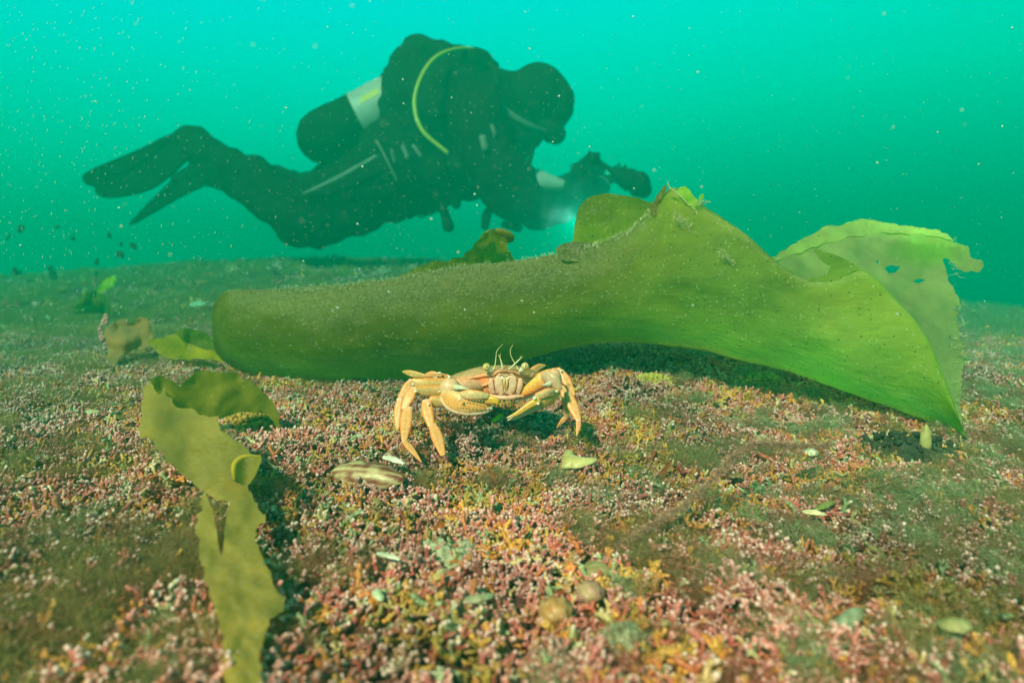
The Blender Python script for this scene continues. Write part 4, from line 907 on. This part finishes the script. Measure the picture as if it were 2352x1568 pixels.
    # fins
    def fin(outl, oz, rib):
        m = MB(); P2 = smooth_poly(outl, 3)
        sheet(m, P2, lambda x, y: DD + oz + .03 * math.sin((x - 200) / 60) , 12)
        o = m.build('fin', M['suit'], root); sd = o.modifiers.new('thickness', 'SOLIDIFY'); sd.thickness = .012; sd.offset = 0
        for r_ in rib:
            m = MB(); loft(m, [Dv(x, y, oz - .01) for x, y in r_], [5 * S2, 4 * S2, 2 * S2][:len(r_)], ns=8); m.build('fin_rail', M['suit'], o)
        return o
    fin([(468, 300), (440, 290), (420, 302), (380, 315), (330, 340), (270, 365), (215, 388), (190, 405), (196, 422), (216, 430), (222, 446), (250, 455), (310, 446), (350, 432), (390, 402), (425, 372), (460, 350)], -.04, [[(440, 300), (330, 342), (205, 396)], [(430, 365), (350, 430), (250, 452)]])
    fin([(480, 395), (470, 425), (440, 440), (400, 460), (350, 490), (298, 517), (330, 480), (370, 440), (405, 405), (430, 385)], .18, [[(440, 400), (370, 445), (305, 512)]])
    # camera rig in the hands
    rig = empty('camera_rig', Dv(1360, 420), 'dark underwater camera housing with jointed strobe arms held out by the diver', 'camera')
    bm_ = MB()
    def boxy(m, c, h, rx=0.0):
        c = Vector(c); vs = []; fs = []
        for i in range(2):
            for j in range(2):
                for k in range(2): vs.append(c + Matrix.Rotation(rx, 3, 'Y') @ Vector(((i * 2 - 1) * h[0], (j * 2 - 1) * h[1], (k * 2 - 1) * h[2])))
        fs = [(0, 1, 3, 2), (4, 6, 7, 5), (0, 4, 5, 1), (2, 3, 7, 6), (0, 2, 6, 4), (1, 5, 7, 3)]; m.add(vs, fs)
    m = MB(); boxy(m, Dv(1342, 420, -.1), (.030, .06, .034), .4); h = m.build('housing', M['suit'], rig); h.modifiers.new('b', 'BEVEL').width = .007
    m = MB(); loft(m, [Dv(1352, 424, -.1), Dv(1376, 430, -.1)], [.026, .036], ns=16); m.build('dome_port', M['suit_hi'], h)
    m = MB(); boxy(m, Dv(1322, 398, -.12), (.014, .03, .022), .2); boxy(m, Dv(1318, 386, -.12), (.006, .01, .012), -.4); m.build('tray_grip', M['suit'], rig)
    for P_ in ([(1330, 412, -.15), (1350, 385, -.2), (1366, 366, -.2)], [(1368, 366, -.2), (1392, 384, -.2), (1426, 402, -.2)], [(1350, 415, .0), (1385, 408, .05), (1420, 405, .05)], [(1358, 438, -.12), (1395, 418, -.1), (1422, 412, -.1)]):
        m = MB(); loft(m, [Dv(*p) for p in P_], [4.5 * S2, 6 * S2, 4.5 * S2], ns=8); a = m.build('strobe_arm', M['suit'], rig)
        for p in (P_[0], P_[-1]): m = MB(); ball(m, Dv(*p), 8.5 * S2, seg=10, rings=6); m.build('clamp', M['suit'], a)
    m = MB(); boxy(m, Dv(1360, 364, -.2), (.020, .02, .012), .5); m.build('focus_light', M['suit'], rig)
    m = MB(); loft(m, [Dv(1372, 478, -.30), Dv(1352, 492, -.30), Dv(1344, 498, -.30)], [.018, .02, .026], ns=14); vl = m.build('video_light', M['suit'], rig)
    ld = bpy.data.lights.new('video_light_lamp', 'POINT'); lo = bpy.data.objects.new('video_light_lamp', ld); COL.objects.link(lo); ld.energy = .9; ld.color = (1, .9, .75); ld.shadow_soft_size = .02
    lo.parent = vl; lo.location = Dv(1328, 512, -.32) - parent_world(vl)
    for (x, y, o_, k_) in ((1442, 414, -.2, 1), (1428, 402, .05, .8), (1462, 428, -.1, .7)):
        m = MB(); loft(m, [Dv(x - 16 * k_, y - 8, o_), Dv(x + 6 * k_, y + 1, o_), Dv(x + 10 * k_, y + 3, o_), Dv(x + 22 * k_, y + 8, o_)], [17 * S2 * k_, 24 * S2 * k_, 20 * S2 * k_, 27 * S2 * k_], ns=14); st = m.build('strobe', M['suit'], rig)
        for i in range(3): m = MB(); loft(m, [Dv(x - 8 + i * 13 * k_, y - 16 * k_ + 5 * i, o_), Dv(x - 6 + i * 15 * k_, y - 32 * k_ + 7 * i, o_)], [4 * S2, 3 * S2], ns=8, n=4); m.build('knob', M['suit'], st)
make_diver()

# ------------------------------------------------------------------ shells, stones and scraps lying on the maerl
def frame_at(px, py, lift=.004):
    d, p = ground(px, py); return p + Vector((0, 0, lift + .003)), d
def shell(px, py, L, Wd, H, ang, label, cat, colr, name='shell', tilt=0.0, curve=.0, thick=.001, lift=.005, bands=0, mat=None):
    """a domed valve: L long, Wd wide, H high, turned by ang on the ground"""
    p, d = frame_at(px, py, lift); mb = MB(); nu, nv = 22, 14; vs, cs, fs = [], [], []
    for i in range(nu):
        u = i / (nu - 1) * 2 - 1
        for j in range(nv):
            v = j / (nv - 1) * 2 - 1; w = math.sqrt(max(0, 1 - abs(u) ** 2.3)) * (1 - .18 * u) * (1 + .30 * fbm((u * 2.2, (1 if v > 0 else -1) * 3, px), 1, 3))
            x = u * L / 2; y = v * w * Wd / 2 + curve * L * u * u; z = H * (1 - v * v * .9) * (1 - u * u * .75) + .0004 * fbm((x * 400, y * 400, px), 1, 3)
            vs.append((x, y, z - H * .1)); cs.append(mixc(colr[0], colr[1], .5 + 1.1 * fbm((x * 130, y * 300, px * .1), 1, 3) + (bands * math.sin(v * w * 14) if bands else 0)))
    for i in range(nu - 1):
        for j in range(nv - 1): a = i * nv + j; fs.append((a, a + 1, a + nv + 1, a + nv))
    Rm = Matrix.Rotation(ang, 4, 'Z') @ Matrix.Rotation(tilt, 4, 'X')
    mb.add([Rm @ Vector(v) for v in vs], fs, cs); o = mb.build(name, mat or M['shellw']); o.location = p
    sd = o.modifiers.new('t', 'SOLIDIFY'); sd.thickness = thick; sd.offset = 0
    return tag(o, label, cat)
def stone(px, py, r, label, cat, colr, name='pebble', lift=.002, rough=.25, ax=None):
    p, d = frame_at(px, py, lift); mb = MB()
    ball(mb, (0, 0, 0), r, (1, 1, 1), 20, 14, ax, rough, 2.2); mb.v = [tuple(Vector(v)) for v in mb.v]
    mb.c = [mixc(colr[0], colr[1], .5 + 1.2 * fbm(Vector(v) * 300 + Vector((px, 0, 0)), 1, 3)) for v in mb.v]
    o = mb.build(name, M['shellw']); o.location = p; return tag(o, label, cat)
shell(845, 1128, .046, .017, .006, -.28, 'long mussel-like shell, maroon with worn cream patches, lying under the crab', 'shell', ((.22, .035, .03), (.62, .50, .28)), tilt=.7, lift=.006, bands=.5)
shell(905, 1118, .020, .0045, .002, -.75, 'thin white splinter on the worn end of the maroon shell', 'shell fragment', ((.75, .72, .60), (.85, .82, .75)), name='shell_splinter', lift=.013)
shell(1316, 1098, .0255, .0135, .004, -.80, 'curved yellow-green shell fragment right of centre below the crab', 'shell', ((.58, .48, .18), (.70, .60, .28)), curve=.34, tilt=.35, lift=.007, thick=.0015)
shell(1862, 1071, .0085, .0065, .003, .1, 'small glossy white shell at the right, above the branching twig', 'shell', ((.78, .74, .55), (.85, .82, .70)), tilt=.4, lift=.006)
stone(2122, 1062, (.0036, .003, .0135), 'yellowish finger-shaped shell standing upright below the right end of the kelp', 'shell', ((.42, .36, .12), (.55, .48, .2)), name='upright_shell', lift=.008, rough=.1)
stone(1945, 1484, (.0085, .0028, .0028), 'grey-green slab-like fragment in the lower right', 'stone', ((.30, .38, .26), (.42, .46, .34)), name='stone_fragment', lift=.006, rough=.12, ax=(Vector((.8, .55, .1)).normalized(), Vector((-.55, .8, 0)).normalized(), Vector((0, 0, 1))))
shell(1893, 1200, .017, .004, .0015, .62, 'narrow green leaf-like scrap standing at the right', 'seaweed scrap', ((.22, .24, .06), (.30, .32, .10)), name='leaf_scrap', lift=.006)
shell(1866, 1224, .010, .0035, .002, -.4, 'small cream bone-like fragment under the green scrap', 'shell fragment', ((.70, .58, .32), (.80, .70, .45)), name='shell_fragment', lift=.007)
shell(893, 1328, .0115, .0022, .001, -.5, 'thin pale curved sliver of shell left of the silt patch', 'shell fragment', ((.45, .52, .40), (.70, .70, .60)), name='shell_sliver', lift=.006)
shell(1372, 1336, .0100, .0095, .0025, .1, 'round translucent bivalve shell below the centre, bottom of the drifting strand', 'shell', ((.30, .26, .12), (.46, .38, .20)), tilt=.3, lift=.002, bands=.4)
stone(1275, 1448, (.0058, .0052, .0050), 'round orange and pink encrusted pebble near the bottom centre', 'pebble', ((.50, .24, .08), (.55, .35, .18)), lift=.004, rough=.3)
stone(1355, 1402, (.0050, .0046, .0040), 'lumpy mauve encrusted pebble above the orange one', 'pebble', ((.42, .20, .18), (.55, .36, .22)), lift=.004, rough=.3)
shell(1100, 1432, .012, .004, .0015, .35, 'grey curved shell piece near the bottom, under the silt patch', 'shell fragment', ((.32, .36, .22), (.42, .44, .30)), name='shell_fragment', lift=.006, curve=.12)
shell(870, 1422, .008, .003, .001, -1.1, 'pale green pointed shell chip near the bottom, left of centre', 'shell fragment', ((.50, .60, .42), (.62, .70, .5)), name='shell_chip', lift=.006)
shell(1012, 1378, .008, .0035, .0012, 1.3, 'upright orange and cream chip just below the silt patch', 'shell fragment', ((.62, .38, .12), (.70, .6, .35)), name='shell_chip', lift=.007)
shell(2190, 1500, .010, .0065, .002, .3, 'pale worn shell half buried in the dark weed at the far lower right', 'shell', ((.35, .32, .14), (.45, .42, .2)), lift=.006)
shell(212, 975, .012, .008, .002, .1, 'pale flat shell on the maerl left of the small kelp', 'shell', ((.50, .45, .25), (.60, .55, .35)), lift=.006)
shell(1435, 1478, .014, .009, .002, .5, 'chalky pale green flake in the lower right half of the foreground', 'shell fragment', ((.42, .52, .36), (.52, .58, .42)), name='chalky_flake', lift=.001, tilt=.15)
shell(1690, 1128, .009, .005, .002, .1, 'dark striped half shell in the middle right of the maerl', 'shell', ((.12, .07, .04), (.30, .20, .1)), lift=.006, bands=.8)
shell(455, 712, .034, .022, .004, 0, 'flat pale green shell far back, left of the kelp roll', 'shell', ((.30, .42, .30), (.38, .48, .34)), lift=.01, tilt=.5)
def leaflet(px, py, h, w, label, colr, lean=.2):
    p, d = frame_at(px, py, .002); mb = MB(); vs, fs = [], []
    for i in range(9):
        t = i / 8; ww = w * math.sin(math.pi * min(.98, t * .85 + .12)) ; c = Vector((lean * h * t + .12 * h * math.sin(t * 2), -.2 * h * t * t, h * t)); vs += [c - Vector((ww / 2, 0, 0)), c + Vector((0, .0004, 0)), c + Vector((ww / 2, 0, 0))]
    for i in range(8): a = i * 3; fs += [(a, a + 1, a + 4, a + 3), (a + 1, a + 2, a + 5, a + 4)]
    mb.add(vs, fs, colr); o = mb.build('red_leaflet', M['leaf']); o.location = p; return tag(o, label, 'seaweed', 'small red seaweed blades among the maerl')
def mat_leaf():
    N = NT('red_leaf'); a = N.n('Attribute', attribute_name='col').outputs['Color']; d = N.n('BsdfDiffuse'); t = N.n('BsdfTranslucent'); mx = N.n('MixShader'); mx.inputs[0].default_value = .4
    c = N.mix(1.0, a, N.ramp(N.noise(obj_out(N), 300, 3).outputs[0], [(.3, (.7, .7, .7)), (.7, (1.2, 1.2, 1.2))]).outputs[0], 'MULTIPLY')
    N.l(c, d.inputs[0]); N.l(c, t.inputs[0]); N.l(d.outputs[0], mx.inputs[1]); N.l(t.outputs[0], mx.inputs[2]); N.l(mx.outputs[0], N.out.inputs[0]); return N.m
M['leaf'] = mat_leaf()
leaflet(1510, 1118, .014, .004, 'pointed rust red blade right of the yellow shell fragment', (.45, .14, .05), .45)
leaflet(1002, 1252, .0085, .0035, 'broad orange-red blade left of centre in the foreground', (.60, .18, .06), .15)
leaflet(978, 1240, .0055, .0020, 'slim brown-red blade beside the broad orange-red one', (.45, .15, .07), -.3)
leaflet(1140, 1130, .010, .0028, 'thin translucent rust blade below the crab, left of the yellow shell', (.50, .18, .08), -.6)
leaflet(1710, 940, .010, .004, 'small golden blade on the slope under the kelp fan', (.50, .32, .06), .1)
leaflet(1282, 1400, .004, .004, 'tiny red blade above the orange pebble', (.45, .12, .06), .1)
# green scrap under the crab
m = MB(); sheet(m, smooth_poly([(1128, 966), (1146, 951), (1156, 950), (1152, 960), (1134, 970)], 3), lambda x, y: .445 + .0004 * (x - 1140), 4, col=(.8, 2.2, 1.6)); tag(m.build('leaf_scrap', M['kelp']), 'bright green leaf scrap on the ground beneath the crab claws', 'seaweed')
# pale silt patches
def silt(px, py, rx, ry, label, seed):
    d, p0 = ground(px, py); mb = MB(); n = 26; vs = [(0, 0, .006)]; fs = []
    for k in range(1, 9):
        for i in range(n):
            a = 2 * math.pi * i / n; rr_ = k / 8 * (1 + .8 * fbm((math.cos(a) * 2.2, math.sin(a) * 2.2, seed), 1, 3)); x = rx * rr_ * math.cos(a); y = ry * rr_ * math.sin(a)
            z = terr(p0.x + x, p0.y + y) - p0.z + .0025 + .0038 * (1 - (k / 8) ** 2) + .0026 * fbm((x * 220, y * 160, seed), 1, 3); vs.append((x, y, z))
    for i in range(n): fs.append((0, 1 + i, 1 + (i + 1) % n))
    for k in range(7):
        for i in range(n): a = 1 + k * n + i; b = 1 + k * n + (i + 1) % n; fs.append((a, b, b + n, a + n))
    mb.add(vs, fs); o = mb.build('silt_patch', M['sediment']); o.location = p0; tag(o, label, kind='stuff')
silt(1035, 1295, .0105, .012, 'pale grey-green silt lying in a hollow of the maerl', 1)
silt(1130, 1180, .006, .006, 'pale grey-green silt behind the larger patch', 2)
silt(1425, 1490, .008, .008, 'pale silt at the lower right of the foreground', 3)
# yellow lump and dark rock
def knobbly(px, py, rx, rz, label, cat, matr, name, n, seed, kr, lift=.0, colv=(1, 1, 1)):
    d, p = ground(px, py, lift); rr = random.Random(seed); mb = MB()
    ball(mb, (0, 0, 0), (rx * .9, rx * .7, rz * .85), colv, 24, 16, None, .25, 2)
    for _ in range(n):
        th, ph = rr.uniform(0, 6.28), math.acos(rr.uniform(-.2, 1)); c = Vector((rx * math.cos(th) * math.sin(ph), rx * .75 * math.sin(th) * math.sin(ph), rz * math.cos(ph)))
        ball(mb, c, kr * rr.uniform(.6, 1.3), tuple(v * rr.uniform(.7, 1.3) for v in colv), 7, 5)
    o = mb.build(name, matr); o.location = p; return tag(o, label, cat)
knobbly(572, 985, .022, .011, 'yellow-orange knobbly maerl lump under the edge of the small kelp', 'coralline algae', mat_basic('ochre_maerl', (.40, .24, .05), .6, 300, .5, .5, .001), 'maerl_lump', 260, 5, .0018)
knobbly(1890 - 140, 880, .02, .009, 'yellow-green knobbly maerl lump on the slope below the kelp fan', 'coralline algae', mat_basic('green_maerl', (.30, .30, .06), .6, 300, .5, .5, .001), 'maerl_lump', 200, 6, .0018)
knobbly(1500, 880, .02, .008, 'yellow knobbly maerl lump just right of the crab', 'coralline algae', M['maerl_y'] if 'maerl_y' in M else mat_basic('yellow_maerl', (.42, .36, .07), .6, 300, .5, .5, .001), 'maerl_lump', 200, 7, .0018)
knobbly(2085, 1040, .034, .012, 'dark weed-covered rock below the right tip of the kelp', 'rock', mat_basic('dark_rock', (.035, .045, .03), .9, 160, .6, .8, .003), 'rock', 170, 8, .0017)
# drifting brown feathery strand
def strand():
    mb = MB(); rr = random.Random(11); path = [(1385, 1292, .27), (1430, 1250, .275), (1500, 1205, .285), (1570, 1160, .295), (1640, 1100, .305), (1690, 1045, .315), (1730, 1022, .325), (1790, 1020, .335), (1850, 1025, .345), (1910, 1022, .36)]
    P_ = cr_interp(np.array([tuple(at(x, y, d)) for x, y, d in path]), 420)
    loft(mb, [Vector(p) for p in P_[::12]], .00035, ns=5)
    for i, p in enumerate(P_):
        for _ in range(8):
            d = Vector((rr.gauss(0, 1), rr.gauss(0, 1), rr.gauss(0, 1))).normalized() * rr.uniform(.0015, .0042); b = Vector(p); loft(mb, [b, b + d * .5 + Vector((0, 0, .0004)), b + d], [.00011, .00009, .00006], ns=3, n=3, cap=False)
    return tag(mb.build('algae_strand', mat_basic('strand_brown', (.40, .24, .18), .8, 300, .3, 0)), 'feathery brown algae strand drifting in an arc over the right foreground', 'seaweed')
strand()
CL = {(48, 528): 'elongated dark clump drifting highest of those near the left edge', (249, 538): 'small dark clump straight below the tip of the lower fin', (277, 585): 'darkest debris clump, lowest of the upright string below the fin tip',
      (306, 566): 'faint dark clump rightmost of all the drifting ones', (38, 623): 'large dark clump hanging just above the seabed beside the left edge', (117, 632): 'biggest dark clump, just above the seabed at the left',
      (223, 629): 'small dark clump just above the rounded green frond', (72, 650): 'dark clump lowest of all, between the two large ones', (223, 600): 'faint small clump between the seabed edge and the fin tip clump',
      (168, 547): 'tiny faint dark clump left of the one below the fin tip', (133, 522): 'tiny dark clump, highest of the right-hand drifting clumps', (278, 562): 'small dark clump on top of the upright string below the fin tip',
      (20, 545): 'tiniest dark clump at the very left edge of the view'}
# dark clumps stirred up in the water at the left
for (x, y, r_) in ((48, 528, 9), (249, 538, 6), (277, 585, 10), (306, 566, 7), (38, 623, 10), (117, 632, 12), (223, 629, 6), (72, 650, 7), (223, 600, 6), (168, 547, 5), (133, 522, 5), (278, 562, 5), (20, 545, 4)):
    mb = MB(); c = at(x, y, 1.9); rr = random.Random(x); s = r_ / FPX * 1.9
    for _ in range(5): ball(mb, (rr.gauss(0, .35) * s, rr.gauss(0, .35) * s, rr.gauss(0, .5) * s), s * rr.uniform(.35, .7), rings=8, seg=10, rough=.5, rs=2.4)
    o = mb.build('debris_clump', M['debris']); o.location = c
    tag(o, CL[(x, y)], 'debris', 'dark debris clumps drifting at the left')

# ------------------------------------------------------------------ specks adrift in the water
def snow():
    mb = MB(); rr = random.Random(21)
    def speck(px, py, d, s, el=1.0, ang=0.0):
        c = at(px, py, d); r = s / FPX * d * .62
        a = Vector((math.cos(ang), 0, math.sin(ang))); b = Vector((-math.sin(ang), 0, math.cos(ang))); e = Vector((0, 1, 0))
        vs = [c + a * r * el, c - a * r * el, c + b * r, c - b * r, c + e * r, c - e * r]
        mb.add(vs, [(0, 2, 4), (2, 1, 4), (1, 3, 4), (3, 0, 4), (2, 0, 5), (1, 2, 5), (3, 1, 5), (0, 3, 5)])
    for _ in range(5200):
        x, y = rr.uniform(0, 2352), rr.uniform(0, 1568) ** 1.0
        if rr.random() < .35: x, y = rr.gauss(900, 380), rr.gauss(420, 230)
        dmax = min(1.2, max(.12, (ground(x, y)[0] - .01) if y > 600 else 1.2)); dmax = min(dmax, .52 if (500 < x < 2200 and y > 430) else 1.2)
        speck(x, y, rr.uniform(.10, dmax) if dmax > .2 else rr.uniform(.1, .12), .55 + .9 * rr.random() ** 3, rr.choice((1, 1.3, 2)), rr.uniform(0, 3))
    for _ in range(520):
        x = abs(rr.gauss(0, 260)); y = rr.uniform(0, 950); speck(x, y, rr.uniform(.3, .9), .6 + .5 * rr.random(), rr.uniform(4, 10), R(72 - 12 * (y < 400)) + rr.gauss(0, .12))
    for _ in range(90): speck(rr.uniform(0, 2352), rr.uniform(0, 760), rr.uniform(.12, .5), rr.uniform(1.5, 4.5), 1.3, rr.uniform(0, 3))
    tag(mb.build('marine_snow', M['snow']), 'fine white specks drifting in the water', kind='stuff')
snow()

# ------------------------------------------------------------------ the water itself: one closed box of even density
hb = MB(); x0, x1, y0, y1, z0, z1 = -16, 16, -3, 16.5, -2.6, 0.98
hb.add([(x, y, z) for z in (z0, z1) for (x, y) in ((x0, y0), (x1, y0), (x1, y1), (x0, y1))], [(3, 2, 1, 0), (4, 5, 6, 7), (0, 1, 5, 4), (1, 2, 6, 5), (2, 3, 7, 6), (3, 0, 4, 7)])
hm = bpy.data.materials.new('water_haze'); hm.use_nodes = True; ht = hm.node_tree; ht.nodes.clear()
ho = ht.nodes.new('ShaderNodeOutputMaterial'); hv = ht.nodes.new('ShaderNodeVolumePrincipled')
hv.inputs['Color'].default_value = (0.0, .205, .140, 1); hv.inputs['Absorption Color'].default_value = (.0, .76, .70, 1); hv.inputs['Density'].default_value = .98; hv.inputs['Anisotropy'].default_value = .3
ht.links.new(hv.outputs[0], ho.inputs['Volume'])
haze = hb.build('haze', hm); haze.data.polygons.foreach_set('use_smooth', [False] * 6); tag(haze, 'green sea water', kind='stuff')
